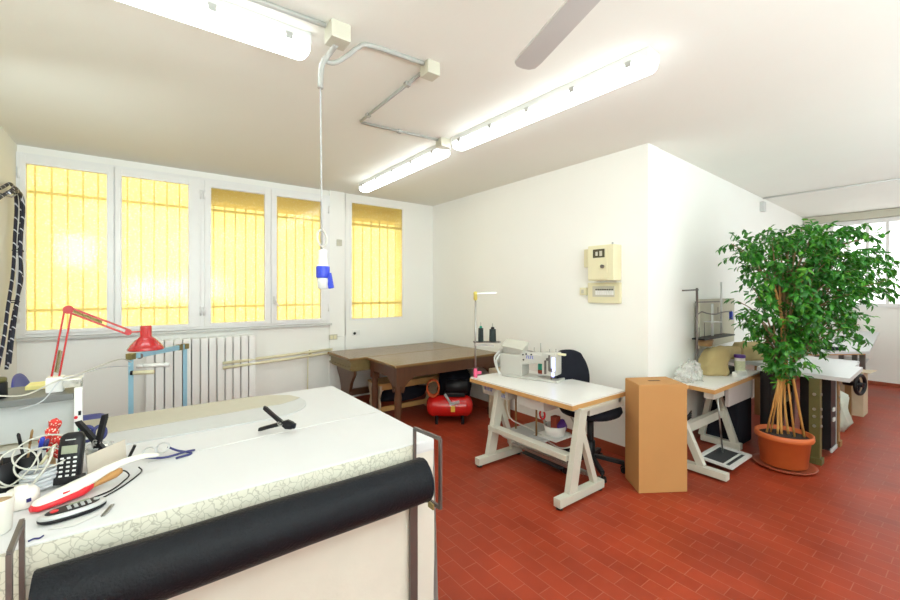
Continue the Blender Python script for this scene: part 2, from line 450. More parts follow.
# far wall with a window opening
WD = (-.85, 1.86); ZD = (1.37, 2.87)
w = MB()
w.b2(XD, XD+.2, YS, YC1, 0, ZD[0]); w.b2(XD, XD+.2, YS, YC1, ZD[1], H)
w.b2(XD, XD+.2, YS, WD[0], ZD[0], ZD[1]); w.b2(XD, XD+.2, WD[1], YC1, ZD[0], ZD[1])
struct(w.build('wall_far', 'wall'))
# skirting
struct(B(XB-.012, XB, YC0, YA, 0, .10).build('baseboard_middle', 'base'))
w = MB().prism([(XB-.012, YC0-.012), (XD, YC1-.012), (XD, YC1), (XB-.012, YC0)], 0, .10)
struct(w.build('baseboard_right', 'base'))
struct(B(XL, XB-.012, YA-.012, YA, 0, .10).build('baseboard_back', 'base'))
struct(B(XD-.012, XD, YS, YC1-.012, 0, .06).build('baseboard_far', 'base'))

# casement windows on the window wall
def casement(n, x0, x1, panes):
    root = bpy.data.objects.new('window_%d' % n, None); COL.objects.link(root); root.location = ((x0+x1)/2, YA, ZS)
    root['kind'] = 'structure'
    fr = MB(); t = .022
    for (a, b) in ((x0-.02, x0+t), (x1-t, x1+.02)):
        fr.b2(a, b, YA-.035, YA+.05, ZS-.02, ZT+.01, bev=.005)
    fr.b2(x0-.018, x1+.018, YA-.033, YA+.05, ZT-t, ZT+.012, bev=.005); fr.b2(x0-.018, x1+.018, YA-.033, YA+.05, ZS-.022, ZS+t, bev=.005)
    fr.b2((panes[0][1]+panes[1][0])/2-.02, (panes[0][1]+panes[1][0])/2+.02, YA-.03, YA+.045, ZS, ZT)
    fr.build('window_frame', 'pvc', root)
    mid = (panes[0][1]+panes[1][0])/2
    zl, zh = 1.262, 2.858
    for k, (pa, pb) in enumerate(panes):
        a, b = (x0+.006, mid-.003) if k == 0 else (mid+.003, x1-.006)
        s = MB()
        z0, z1 = ZS+.008, ZT-.010
        s.b2(a, pa, YA-.05, YA+.03, z0, z1, bev=.007); s.b2(pb, b, YA-.05, YA+.03, z0, z1, bev=.007)
        s.b2(pa-.012, pb+.012, YA-.048, YA+.028, zh, z1, bev=.007); s.b2(pa-.012, pb+.012, YA-.048, YA+.028, z0, zl, bev=.007)
        sash = s.build('window_sash', 'pvc', root)
        B(pa-.01, pb+.01, YA-.008, YA-.002, zl-.01, zh+.01).build('window_pane', 'yglass', sash)
        xh = x0+.004 if k == 0 else x1-.004
        for zz in (z0+.18, z1-.18): MB().cyl((xh, YA-.052, zz-.05), (xh, YA-.052, zz+.05), .010, seg=10).build('window_hinge', 'pvc', sash)
        if k == 1 and n == 2:
            h = MB().b2(a+.02, a+.05, YA-.06, YA-.05, 1.47, 1.57, bev=.003); h.cyl((a+.035, YA-.06, 1.52), (a+.035, YA-.085, 1.52), .009, seg=10)
            h.bar((a+.035, YA-.085, 1.53), (a+.09, YA-.09, 1.43), .014, .01); h.build('window_handle', 'lgrey', sash)
    g = MB()
    for (pa, pb) in panes:
        for i in range(5):
            x = pa+(pb-pa)*(i+.35)/5
            g.b2(x-.008, x+.008, YA+.085, YA+.1, ZS, ZT)
    g.b2(x0, x1, YA+.07, YA+.085, 1.435, 1.462); g.b2(x0, x1, YA+.07, YA+.085, 2.60, 2.627)
    g.build('window_grille', 'bars', root)
    return root
casement(1, -.985, .497, [(-.933, -.343), (-.22, .373)]); casement(2, .527, 2.012, [(.60, 1.186), (1.333, 1.904)])
r = bpy.data.objects.new('window_3', None); COL.objects.link(r); r.location = (2.79, YA, ZS); r['kind'] = 'structure'
fr = MB()
fr.b2(W3[0]-.02, W3[0]+.012, YA-.006, YA+.06, Z3[0]-.015, Z3[1]+.015); fr.b2(W3[1]-.008, W3[1]+.008, YA+.01, YA+.06, Z3[0]-.015, Z3[1]+.015)
fr.b2(W3[0], W3[1], YA-.004, YA+.06, Z3[0]-.015, Z3[0]+.01); fr.b2(W3[0], W3[1], YA+.01, YA+.06, Z3[1]-.01, Z3[1]+.012)
fr.build('window_frame', 'pvc', r)
B(W3[0]+.005, W3[1]-.002, YA+.02, YA+.026, Z3[0], Z3[1]).build('window_pane', 'yglass', r)
g = MB()
for i in range(6):
    x = W3[0]+.08+i*.14; g.b2(x-.008, x+.008, YA+.085, YA+.1, Z3[0], Z3[1])
g.b2(W3[0], W3[1], YA+.07, YA+.085, 1.435, 1.47); g.b2(W3[0], W3[1], YA+.07, YA+.085, 2.60, 2.635)
g.build('window_grille', 'bars', r)
# outdoor roller-shutter housing above the openings (darkens the top of the panes)
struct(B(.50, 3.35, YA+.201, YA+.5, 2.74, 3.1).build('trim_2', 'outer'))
# sills
w = MB().b2(-.995, 2.06, YA-.05, YA, ZS-.055, ZS-.025, bev=.004); struct(w.build('trim_3', 'marble'))

# far window
r = bpy.data.objects.new('window_4', None); COL.objects.link(r); r.location = (XD, .5, ZD[0]); r['kind'] = 'structure'
fr = MB()
fr.b2(XD-.03, XD+.06, WD[0]-.02, WD[0]+.05, *ZD); fr.b2(XD-.03, XD+.06, WD[1]-.05, WD[1]+.02, *ZD)
fr.b2(XD-.03, XD+.06, WD[0], WD[1], ZD[0]-.02, ZD[0]+.05); fr.b2(XD-.03, XD+.06, WD[0], WD[1], ZD[1]-.05, ZD[1]+.02)
y = WD[1]-.24
while y > WD[0]+.1:
    fr.b2(XD-.02, XD+.05, y-.022, y+.022, *ZD); y -= .245
fr.b2(XD-.015, XD+.045, WD[0], 1.10, 2.08, 2.12)
fr.build('window_frame', 'pvc', r)
B(XD+.02, XD+.026, WD[0], WD[1], ZD[0], ZD[1]).build('window_pane', 'clearglass', r)
struct(B(XD-.10, XD, -1.0, YC1-.02, 2.90, H-.005, bev=.01).build('trim_4', 'cream'))

# ------------------------------------------------------------------ fluorescent lights
def lamp(label, p0, p1, group='ceiling fluorescent lights'):
    p0, p1 = V(p0), V(p1); d = (p1-p0).normalized(); n = V((-d.y, d.x, 0)); c = (p0+p1)/2; Ln = (p1-p0).length
    R = Matrix((d, n, V((0, 0, 1)))).transposed().to_4x4()
    root = thing('fluorescent_light', label, 'ceiling light', (c.x, c.y, H), group)
    MB().box((c.x, c.y, H-.035), (Ln, .13, .07), R=R, bev=.012).build('housing', 'lgrey', root)
    lp = []
    for sx in (-1, -.985, -.96, .96, .985, 1):
        k = {1: .55, .985: .85, .96: 1}[abs(sx)]
        prof = [(-.072, -.055), (-.072, -.085), (-.055, -.105), (-.02, -.115), (.02, -.115), (.055, -.105), (.072, -.085), (.072, -.055)]
        lp.append([R @ V((sx*Ln/2, a*k, -.055+(b+.055)*k)) + V((c.x, c.y, H)) for a, b in prof])
    MB().loft(lp).build('diffuser', 'lens', root)
    for i in range(5):
        x = -Ln/2+.12+i*(Ln-.24)/4
        for sgn in (-1, 1): MB().box(R @ V((x, sgn*.073, -.06)) + V((c.x, c.y, H)), (.035, .01, .035), R=R).build('clip', 'pipe', root)
    return root
lamp('single fluorescent tube light over the covered worktable', (-.92, 2.27, 0), (.71, 2.27, 0))
lamp('longer, nearer of the two tube lights set end to end, below the fan blade', (2.345, 1.18, 0), (2.275, 2.96, 0))
lamp('smaller looking, farther of the two tube lights set end to end, towards the windows', (2.265, 3.12, 0), (2.265, 4.95, 0))

# conduits, boxes
cz = H-.014
o = MB().b2(.75, .855, 2.02, 2.125, H-.09, H, bev=.006).build('junction_box', 'cream')
tag(o, 'cream junction box on the ceiling where the hanging cable starts', 'junction box')
o = MB().b2(1.345, 1.435, 2.03, 2.12, H-.08, H, bev=.006).build('junction_box', 'cream')
tag(o, 'cream junction box at the corner of the ceiling conduit', 'junction box')
o = MB().b2(2.13, 2.235, 3.0, 3.09, H-.08, H, bev=.006).build('junction_box', 'cream')
tag(o, 'cream junction box between the two end to end tube lights', 'junction box')
o = MB().tube([(.1, 2.11, cz), (.74, 2.08, cz)], .013).build('conduit', 'pipe'); tag(o, 'grey ceiling conduit running into the box above the hanging cable', 'conduit')
o = MB().tube(smooth_path([(.755, 2.185, 2.90), (.82, 2.17, 2.895), (.89, 2.15, 2.95), (.94, 2.13, 3.0), (1.01, 2.10, cz), (1.34, 2.075, cz)], 8), .014).build('conduit', 'pipe')
tag(o, 'grey flexible conduit curving up from the hanging cable to the ceiling', 'conduit')
o = MB().tube([(1.39, 2.13, cz), (1.39, 3.09, cz), (1.405, 3.11, cz), (2.13, 3.06, cz)], .011).build('conduit', 'pipe')
for p in ((1.39, 2.35), (1.39, 2.95), (1.75, 3.09)): MB().box((p[0], p[1], cz), (.035, .035, .026)).build('clip', 'pipe', o)
tag(o, 'grey conduit bent at right angles between the junction boxes', 'conduit')
# hanging cable with blue socket
root = thing('hanging_socket', 'white cable hanging from the ceiling with blue and white socket', 'socket', (.757, 2.18, H))
MB().tube(smooth_path([(.80, 2.09, 2.95), (.79, 2.15, 2.93), (.755, 2.18, 2.86), (.75, 2.185, 2.74)], 6), .015).build('sleeve', 'pipe', root)
MB().tube([(.75, 2.185, 2.76), (.757, 2.18, 1.85)], .0045).build('cable', 'grey', root)
MB().tube(circle((.757, 2.18, 1.93), .030, 28, (.3, -.9, .1), .045), .006, closed=True).build('cable_loop', 'cablew', root)
sp = V((.760, 2.176, 0))
MB().lathe([(.010, 1.87), (.022, 1.865), (.024, 1.79), (.03, 1.785), (.03, 1.775)], sp).build('socket_top', 'white', root)
MB().lathe([(.033, 1.778), (.036, 1.775), (.036, 1.72), (.033, 1.715)], sp).build('socket_collar', 'plugblue', root)
MB().lathe([(.030, 1.716), (.031, 1.70), (.027, 1.66), (.016, 1.655)], sp).build('socket_body', 'lgrey', root)
MB().box(sp+V((.031, -.023, 1.70)), (.030, .016, .085), R=Matrix.Rotation(-.64, 4, 'Z') @ Matrix.Rotation(-.18, 4, 'Y'), bev=.007).build('socket_flap', 'plugblue', root)

# ceiling fan
hub = V((1.115, .56, 2.66))
root = thing('ceiling_fan', 'grey ceiling fan, one blade reaching in at the top', 'fan', (hub.x, hub.y, H))
MB().cyl(hub+V((0, 0, .02)), (hub.x, hub.y, H), .018).build('rod', 'fan', root)
MB().lathe([(.03, .07), (.11, .05), (.12, 0), (.10, -.04), (.03, -.06)], hub).build('motor', 'fan', root)
a0 = math.atan2(1.282-hub.y, 1.363-hub.x)
for k in range(3):
    a = a0+k*2*PI/3
    R = Matrix.Rotation(a, 4, 'Z') @ Matrix.Rotation(.10, 4, 'X')
    poly = [(.16, -.048), (.70, -.056), (.745, -.052), (.765, -.03), (.77, .0), (.765, .03), (.745, .05), (.70, .054), (.16, .048)]
    bl = MB().prism(poly, -.005, .005, R=R, c=hub).build('blade', 'fan', root)
    MB().prism([(.09, -.02), (.22, -.03), (.22, .03), (.09, .02)], -.012, -.005, R=R, c=hub).build('blade_bracket', 'grey', bl)

# wall pipe between windows, boxes and switches on the window wall
o = MB().tube([(2.262, YA-.014, 1.0), (2.262, YA-.014, H-.01)], .012).build('conduit', 'white'); tag(o, 'white vertical conduit on the wall beside the narrow single window', 'conduit')
MB().tube([(2.262, YA-.014, .78), (2.262, YA-.014, 1.0)], .007).build('cable', 'white', o)
o = MB().b2(2.13, 2.20, YA-.055, YA-.025, 2.27, 2.36, bev=.004).build('wall_box', 'cream'); tag(o, 'small beige box high on the wall between the windows', 'wall box')
root = thing('light_switch', 'beige double socket plate low on the wall under the windows', 'wall socket', (2.075, YA, .99))
MB().b2(2.02, 2.14, YA-.037, YA-.025, .955, 1.03, bev=.003).build('plate', 'cream', root)
m = MB(); m.b2(2.035, 2.072, YA-.043, YA-.036, .968, 1.016); m.b2(2.085, 2.124, YA-.043, YA-.036, .968, 1.016); m.build('socket_insert', 'cream2', root)
MB().tube([(2.14, YA-.03, .995), (2.25, YA-.018, .995)], .006).build('cable', 'white', root)
root = thing('wall_socket', 'white wall socket with a black plug hole, above the old tables', 'wall socket', (2.42, YA, 1.03))
MB().b2(2.37, 2.49, YA-.012, YA, .99, 1.07, bev=.003).build('plate', 'white', root)
MB().cyl((2.405, YA-.013, 1.022), (2.405, YA-.02, 1.022), .02).build('socket_hole', 'black', root)

# cast radiator with pipes
root = thing('radiator', 'white cast column radiator below the windows', 'radiator', (.5, 5.47, .12))
for i in range(13):
    x = -.015+i*.083
    m = MB(); yc = 5.46
    for yy in (-.045, .045):
        m.box((x+.035, yc+yy, .61), (.074, .07, .98), bev=.012)
    m.box((x+.035, yc, 1.06), (.078, .15, .06), bev=.012); m.box((x+.035, yc, .16), (.078, .15, .06), bev=.012)
    m.build('radiator_section', 'rad', root)
m = MB(); m.b2(.05, .08, 5.40, 5.52, 0, .14); m.b2(.95, .98, 5.40, 5.52, 0, .14); m.build('foot', 'rad', root)
root = thing('heating_pipes', 'pair of cream heating pipes running along the wall right of the radiator', 'pipe', (1.4, 5.52, .8))
MB().tube([(.70, 5.36, .80), (2.05, 5.50, .83)], .017).build('pipe', 'cream2', root)
MB().tube([(.70, 5.36, .745), (2.15, 5.50, .785)], .017).build('pipe', 'cream2', root)
m = MB()
for x in (1.0, 1.75): m.b2(x, x+.02, 5.38+(x-.7)*.1, YA-.003, .75, .84)
m.build('pipe_bracket', 'cream2', root)
MB().tube([(1.72, 5.50, .77), (1.72, 5.53, .05)], .008).build('drop_pipe', 'cream2', root)

# electric panel on the middle wall
XP = XB
root = thing('electric_meter_cabinet', 'cream electric meter cabinet with small window, hung on white wall', 'meter cabinet', (XP, 2.39, 1.72))
MB().b2(XP-.14, XP, 2.235, 2.52, 1.745, 2.10, bev=.006).build('case', 'cream2', root)
dr = MB().b2(XP-.15, XP-.14, 2.30, 2.515, 1.76, 2.09, bev=.004).build('door', 'cream2', root)
MB().b2(XP-.154, XP-.149, 2.325, 2.455, 1.975, 2.06).build('window', 'meterglass', dr)
m = MB(); m.b2(XP-.156, XP-.153, 2.35, 2.38, 1.99, 2.04); m.b2(XP-.156, XP-.153, 2.40, 2.425, 1.995, 2.035); m.build('dial', 'cream', dr)
MB().cyl((XP-.15, 2.345, 1.885), (XP-.172, 2.345, 1.885), .018).build('knob', 'dsteel', dr)
MB().b2(XP-.07, XP, 2.52, 2.62, 1.89, 2.08, bev=.006).build('side_box', 'cream2', root)
MB().cyl((XP-.05, 2.30, 2.10), (XP-.05, 2.30, 2.13), .01).build('cable_gland', 'grey', root)
root = thing('breaker_panel', 'cream circuit breaker panel just below the meter cabinet', 'breaker panel', (XP, 2.42, 1.52))
MB().b2(XP-.03, XP+.002, 2.232, 2.60, 1.515, 1.725, bev=.006).build('case', 'cream2', root)
MB().b2(XP-.036, XP-.028, 2.29, 2.54, 1.58, 1.69).build('recess', 'cream', root)
m = MB()
for i in range(8): m.b2(XP-.042, XP-.034, 2.30+i*.026, 2.32+i*.026, 1.60, 1.645)
m.build('breaker', 'white', root)
m = MB()
for i in range(8): m.b2(XP-.045, XP-.034, 2.305+i*.026, 2.316+i*.026, 1.647, 1.66)
m.build('breaker_toggle', 'black', root)
root = thing('wall_switch', 'small cream switch box left of the breaker panel', 'switch', (XP, 2.66, 1.6))
MB().b2(XP-.035, XP, 2.62, 2.70, 1.595, 1.675, bev=.006).build('case', 'cream2', root)
MB().b2(XP-.042, XP-.034, 2.645, 2.675, 1.615, 1.655, bev=.003).build('rocker', 'cream', root)

# far ceiling conduit and box
o = MB().tube([(7.40, 2.10, cz), (7.47, .2, cz)], .012).build('conduit', 'lgrey'); tag(o, 'grey conduit crossing the far ceiling to the wall box', 'conduit')
o = MB().b2(7.30, 7.40, 2.06, 2.125, 2.82, 2.96, bev=.004).build('wall_box', 'lgrey'); tag(o, 'small grey box at the top of the right wall below the conduit', 'wall box')

# ------------------------------------------------------------------ the big worktable
TX0, TX1, TY0, TY1, TZ = -.88, 1.165, 1.70, 3.12, .90
root = thing('cutting_table', 'large cutting table under a white cloth with hanging skirts and roll brackets', 'table', ((TX0+TX1)/2, 2.4, 0))
MB().b2(TX0, TX1, TY0, TY1, TZ-.06, TZ, bev=.014).build('cloth_top', 'cloth', root)
def skirt_front(u, v):
    x = TX0+(TX1-TX0-.004)*u; z = .012+(TZ-.03-.012)*v
    k = (1-v)
    return (x, TY0+.002-.010*k*math.sin(x*9+math.sin(z*4))-.012*k+.008*noise.noise(V((x*5, z*4, 1.7))), z)
def skirt_side(u, v):
    y = TY0+(TY1-TY0)*u; z = .012+(TZ-.03-.012)*v; k = 1-v
    return (TX1-.004+.014*k*math.sin(y*8)+.016*k, y, z)
MB().grid(skirt_front, 60, 24).build('front_skirt', 'skirt', root)
MB().grid(skirt_side, 40, 16).build('side_skirt', 'cloth', root)
def lace(u, v):
    x = TX0+(1.05-TX0)*u; z = .70+(TZ-.006-.70)*v
    return (x, TY0-.011-.006*math.sin(x*11)*(1-v)+.012*(v**6), z)
MB().grid(lace, 60, 8).build('lace_band', 'lace', root)
MB().tube([(.0, 2.205, TZ+.0005), (.55, 2.25, TZ+.0008), (1.15, 2.275, TZ+.0005)], .0022, seg=6).build('cloth_seam', 'lgrey', root)
def bracket(x):
    b = MB(); w, h = .011, .016
    b.bar((x, 1.675, .60), (x, 1.672, .985), w, h); b.bar((x, 1.672, .985), (x+.012, 1.475, .99), w, h)
    b.bar((x+.012, 1.475, .99), (x+.012, 1.475, .68), w, h); b.bar((x+.012, 1.475, .684), (x, 1.675, .684), w, h)
    b.bar((x-.005, 1.675, .68), (x-.005, 1.675, .01), .04, .014, up=(0, 1, 0))
    return b
bracket(1.03).build('roll_bracket', 'dsteel', root)
bracket(-.29).build('roll_bracket', 'dsteel', root)
# roll of black fabric
root = thing('fabric_roll', 'long roll of black coated fabric resting in brackets in front of the worktable', 'fabric roll', (.37, 1.573, .681))
n = 40; rings = []
m = MB()
loops = []
for i in range(n+1):
    x = -.25+1.265*i/n; lp = []
    for k in range(36):
        a = 2*PI*k/36; rr = .0955+.0035*noise.noise(V((x*3, math.cos(a)*1.5, math.sin(a)*1.5)))+(.004 if 8 < k < 12 else 0)
        lp.append((x, 1.573+rr*math.cos(a)*.95, .781+rr*math.sin(a)))
    loops.append(lp)
m.loft(loops, cap=False).build('rolled_fabric', 'leather', root)
m = MB()
for rr in (.092, .075, .055): m.tube([(1.009, 1.573+rr*math.cos(t)*(.95-.02*t/6.28), .781+rr*math.sin(t)) for t in [2*PI*k/30 for k in range(31)]], .006, seg=6)
m.lathe([(.090, 0), (.02, .003)], (1.004, 1.573, .781), 28, R=Matrix.Rotation(PI/2, 3, 'Y'))
m.build('roll_end', 'blackfab', root)
MB().cyl((-.24, 1.573, .781), (1.018, 1.573, .781), .022).build('cardboard_core', 'tan', root)
m = MB(); m.b2(1.012, 1.02, 1.49, 1.53, .675, .70); m.build('end_tag', 'brassy', root)

# grey ironing/pattern boards at the back of the table
poly = [(-.86, 2.52)]
for k in range(25):
    a = -PI/2+PI*k/24; poly.append((.56+.29*math.cos(a), 2.80+.29*math.sin(a)))
poly.append((-.86, 3.09))
o = MB().prism(poly, TZ+.0005, TZ+.007, bev=.002).build('pattern_board', 'boardgrey'); tag(o, 'pale grey board with rounded end lying at the back of the worktable', 'board')
o = MB().prism([(-.86, 2.72), (.70, 2.78), (.80, 2.83), (.842, 2.87), (.80, 2.98), (.68, 3.06), (.56, 3.088), (-.86, 3.088)], TZ+.0075, TZ+.010).build('felt_sheet', 'taupe'); tag(o, 'taupe felt strip along the back half of the pale grey board', 'felt')

# ---- things on the worktable
def clamp(label, loc, rot, grp=None):
    root = thing('spring_clamp', label, 'clamp', (0, 0, 0), grp)
    for s in (-1, 1):
        arm = MB()
        arm.loft([[(x, s*y+dy, z) for dy, z in ((-w, -.008), (w, -.008), (w, .008), (-w, .008))] for x, y, w in ((-.105, .058, .008), (-.09, .052, .0105), (-.05, .03, .010), (0, .004, .011), (.03, -.012, .012), (.06, -.010, .009), (.072, -.004, .006))], smooth=False)
        a = arm.build('handle', 'black', root)
        j = MB(); j.box((.066, s*.006*-1+s*.0, 0), (.022, .012, .020), bev=.003); j.build('jaw_pad', 'blackfab', a)
    MB().tube(circle((0, 0, -.010), .012, 16, (0, 0, 1), turns=1.99, rise=.012), .003, seg=6).build('spring', 'steel', root)
    MB().cyl((0, 0, -.012), (0, 0, .012), .005).build('pivot', 'steel', root)
    root.location = loc
    root.rotation_euler = rot.to_euler()
    return root
Ma = Matrix.Rotation(math.radians(-36.6), 3, 'Z') @ Matrix.Rotation(PI/2, 3, 'X') @ Matrix.Rotation(math.radians(-13), 3, 'Z')
clamp('black spring clamp lying alone in the middle of the white worktable', (.557, 2.226, TZ+.058), Ma)
Mb = Matrix(((0, .803, -.596), (0, -.596, -.803), (-1, 0, 0))) @ Matrix.Rotation(math.radians(14), 3, 'Z')
clamp('black spring clamp standing with open handles in the clear tub', (-.168, 2.24, 1.015), Mb)

# cordless phone standing in cradle
fx, fy = -.242, 2.13
root = thing('cordless_phone', 'black cordless phone standing upright in its charging cradle', 'phone', (0, 0, 0))
Rp = Matrix.Rotation(math.radians(-14), 4, 'X')
MB().loft([[(x*sx, y*sy+oy, z) for x, y in ((-.042, -.014), (-.030, -.022), (.030, -.022), (.042, -.014), (.042, .012), (.03, .018), (-.03, .018), (-.042, .012))] for sx, sy, oy, z in ((.85, .8, 0, .0), (1, 1, 0, .015), (1.0, 1, 0, .10), (1.03, 1.0, 0, .15), (.98, .95, .002, .185), (.8, .7, .004, .20), (.5, .4, .006, .206))]).build('handset', 'black', root)
MB().b2(-.028, .028, -.026, -.021, .118, .152, bev=.002).build('screen', 'lcd', root)
m = MB()
for i in range(5):
    for j in range(3): m.box((-.023+j*.023, -.0235, .028+i*.018), (.012, .006, .008), bev=.002)
m.build('keypad', 'keyw', root)
MB().b2(-.018, .018, -.024, -.02, .174, .178).build('earpiece', 'silver', root)
MB().b2(-.046, .046, -.027, .045, -.008, .024, bev=.008).build('cradle', 'black', root)
root.location = (fx-.002, fy, TZ+.014); root.rotation_euler = (math.radians(-13), 0, math.radians(-14)); root.scale = (.86, .86, .88)

# oval desk handset in front
root = thing('oval_desk_phone', 'silver and black oval keypad handset lying at the front of the worktable', 'phone', (0, 0, 0))
def oval(a, b, z, n=32, p=2.3): return [(a*math.copysign(abs(math.cos(2*PI*k/n))**(2/p), math.cos(2*PI*k/n)), b*math.copysign(abs(math.sin(2*PI*k/n))**(2/p), math.sin(2*PI*k/n)), z) for k in range(n)]
MB().loft([oval(.088, .038, 0), oval(.098, .047, .008), oval(.098, .047, .016)]).build('base', 'black', root)
MB().loft([oval(.098, .047, .016), oval(.096, .045, .022), oval(.086, .037, .027)]).build('rim', 'silver', root)
MB().loft([oval(.080, .033, .026), oval(.074, .029, .0295)]).build('face', 'black', root)
m = MB()
for i in range(4):
    for j in range(3): m.box((-.012+i*.019, -.018+j*.012, .031), (.011, .006, .003), bev=.001)
m.build('keypad', 'silver', root)
MB().b2(-.01, .05, .016, .026, .028, .033, bev=.002).build('screen', 'lcd', root)
MB().lathe([(.012, .029), (.012, .032), (.008, .033)], (-.052, 0, 0)).build('red_button', 'redp', root)
MB().lathe([(.009, .029), (.009, .033)], (.068, 0, 0)).build('button', 'grey', root)
root.location = (-.200, 1.842, TZ+.001); root.rotation_euler = (0, 0, math.radians(14)); root.scale = (.88, .9, .95)

# white and red hand tool
root = thing('hand_cutter', 'white and red electric hand tool with long handle lying on its side', 'hand tool', (0, 0, 0))
def sec(x, w, z0, z1): return [(x, w*c, (z0+z1)/2+(z1-z0)/2*s) for c, s in [(math.cos(2*PI*k/14), math.sin(2*PI*k/14)) for k in range(14)]]
MB().loft([sec(-.112, .008, .012, .02), sec(-.10, .026, .012, .034), sec(-.06, .034, .014, .044), sec(0, .036, .02, .056), (sec(.05, .03, .03, .066)), sec(.10, .022, .048, .078), sec(.16, .017, .060, .084), sec(.22, .015, .060, .080), sec(.27, .013, .048, .066), sec(.285, .006, .05, .058)]).build('body', 'whitep', root)
MB().loft([sec(-.114, .012, .004, .020), sec(-.10, .033, .0, .030), sec(-.05, .041, 0, .036), sec(.02, .040, .001, .046), sec(.05, .026, .010, .050)]).build('red_underside', 'redp', root)
MB().loft([sec(.03, .022, .012, .035), sec(.08, .018, .014, .050), sec(.13, .012, .020, .056), sec(.15, .006, .03, .05)]).build('guide', 'card', root)
MB().box((-.03, -.031, .041), (.02, .003, .006), rz=.0, bev=.001).build('badge', 'redp', root)
root.location = (-.215, 1.985, TZ+.001); root.rotation_euler = (0, 0, math.radians(27))
o = MB().tube(smooth_path([(-.17, 1.93, .904), (-.11, 1.97, .904), (-.075, 2.03, .906), (-.06, 2.07, .91), (-.075, 2.09, .925), (-.095, 2.075, .93)], 8)+[], .0028, seg=6).build('thin_cable', 'black'); tag(o, 'short thin black cord curled beside the white and red tool', 'cord')
o = MB().tube(smooth_path([(-.145, 1.90, .904), (-.09, 1.965, .904), (-.045, 2.04, .904), (-.02, 2.10, .906), (-.03, 2.135, .912)], 8), .0028, seg=6).build('thin_cable', 'black'); tag(o, 'longer thin black cord running past the oval handset', 'cord')

# white cup with tan inside and tape roll
root = thing('paper_cup', 'white cup with tan inside at the left front corner of the worktable', 'cup', (-.375, 1.84, TZ))
MB().lathe([(.030, 0), (.034, .003), (.040, .10), (.041, .105), (.039, .105), (.037, .10), (.031, .01), (.0, .008)], (-.375, 1.84, TZ+.001), 28, cap=False).build('cup_wall', 'whitep', root)
MB().lathe([(.0372, .098), (.0375, .1), (.0, .1)], (-.375, 1.84, TZ-.004), 24, cap=False).build('tan_filling', 'tan', root)
root = thing('tape_roll', 'white round dispenser with a dark blue dot behind the white cup', 'dispenser', (-.352, 2.02, TZ))
MB().lathe([(.040, 0), (.046, .006), (.046, .045), (.036, .058), (.016, .062), (.0, .062)], (-.352, 2.02, TZ+.001), 24, cap=False).build('body', 'whitep', root)
MB().lathe([(.018, .06), (.018, .07), (.0, .072)], (-.352, 2.02, TZ+.001), 16, cap=False).build('cap', 'whitep', root)
MB().box((-.327, 1.980, TZ+.03), (.012, .004, .012), rz=.6, bev=.001).build('blue_dot', 'navy', root)

# coil of grey cable + white loose loops
root = thing('cable_coil', 'coil of grey cable wound upright beside the pen cup', 'cable', (-.325, 2.165, TZ))
m = MB()
pts = []
for k in range(7*24):
    a = 2*PI*k/24; rr = .052+.003*math.sin(k*.37)
    pts.append((-.325+rr*math.cos(a), 2.165+rr*math.sin(a), TZ+.008+.062*k/(7*24)+.003*math.sin(a*1.3)))
m.tube(pts, .0062, seg=7).build('coil', 'cableg', root)
o = MB()
o.tube(circle((-.325, 2.16, .995), .070, 36, (.25, -.8, .55), .058), .0030, seg=7, closed=True)
o.tube(circle((-.315, 2.165, 1.035), .085, 36, (.1, -.7, .75), .07), .0030, seg=7, closed=True)
o.tube(circle((-.385, 2.15, 1.0), .055, 32, (.3, -.9, .3), .065), .0030, seg=7, closed=True)
o.tube(smooth_path([(-.47, 2.17, .97), (-.41, 2.13, .94), (-.35, 2.115, .99), (-.32, 2.13, 1.05)]), .0030, seg=7)
o.tube(smooth_path([(-.42, 2.06, .905), (-.35, 2.09, .93), (-.30, 2.11, 1.0), (-.285, 2.13, 1.06)]), .0045, seg=7)
o = o.build('white_cable_loops', 'cablew'); tag(o, 'loose loops of white cable over the grey coil', 'cable')

# pen cups
def cup(label, x, y, r, h, m, group=None):
    root = thing('pen_cup', label, 'cup', (x, y, TZ), group)
    MB().lathe([(r*.9, 0), (r, .004), (r*1.05, h), (r*.98, h), (r*.9, .01), (0, .008)], (x, y, TZ+.001), 24, cap=False).build('cup_wall', m, root)
    return root
cup('black pen cup at the left edge of the worktable', -.445, 2.21, .045, .11, 'black')
cup('black pen cup holding blue capped pens, next to the grey cable coil', -.375, 2.262, .04, .105, 'black')
PENS = [((-.375, 2.255, .92), (-.40, 2.245, 1.10), .0055, 'black', 'black felt pen leaning left in the pen cup'), ((-.385, 2.262, .92), (-.362, 2.25, 1.105), .0042, 'brownrod', 'thin brown pencil leaning right in the pen cup'),
        ((-.36, 2.27, .92), (-.335, 2.27, 1.065), .008, 'plugblue', 'pen with a fat bright blue cap in the pen cup'), ((-.352, 2.262, .92), (-.318, 2.25, 1.06), .007, 'navy', 'dark blue marker in the pen cup'),
        ((-.44, 2.20, .92), (-.43, 2.17, 1.05), .006, 'dsteel', 'dark grey pen in the cup at the left edge'), ((-.365, 2.25, .92), (-.29, 2.20, 1.045), .0065, 'cream2', 'cream marker leaning right out of the pen cup')]
for p0, p1, rr, mm, lb in PENS:
    root = thing('pen', lb, 'pen', p0, 'pens in the cups')
    p0, p1 = V(p0), V(p1); d = (p1-p0)
    MB().cyl(p0, p0+d*.72, rr*.85, rr*.85, 10).build('barrel', 'grey' if mm in ('navy', 'plugblue') else mm, root)
    MB().tube([p0+d*.70, p0+d*.96, p1], [rr, rr, rr*.5], 10).build('pen_cap', mm, root)
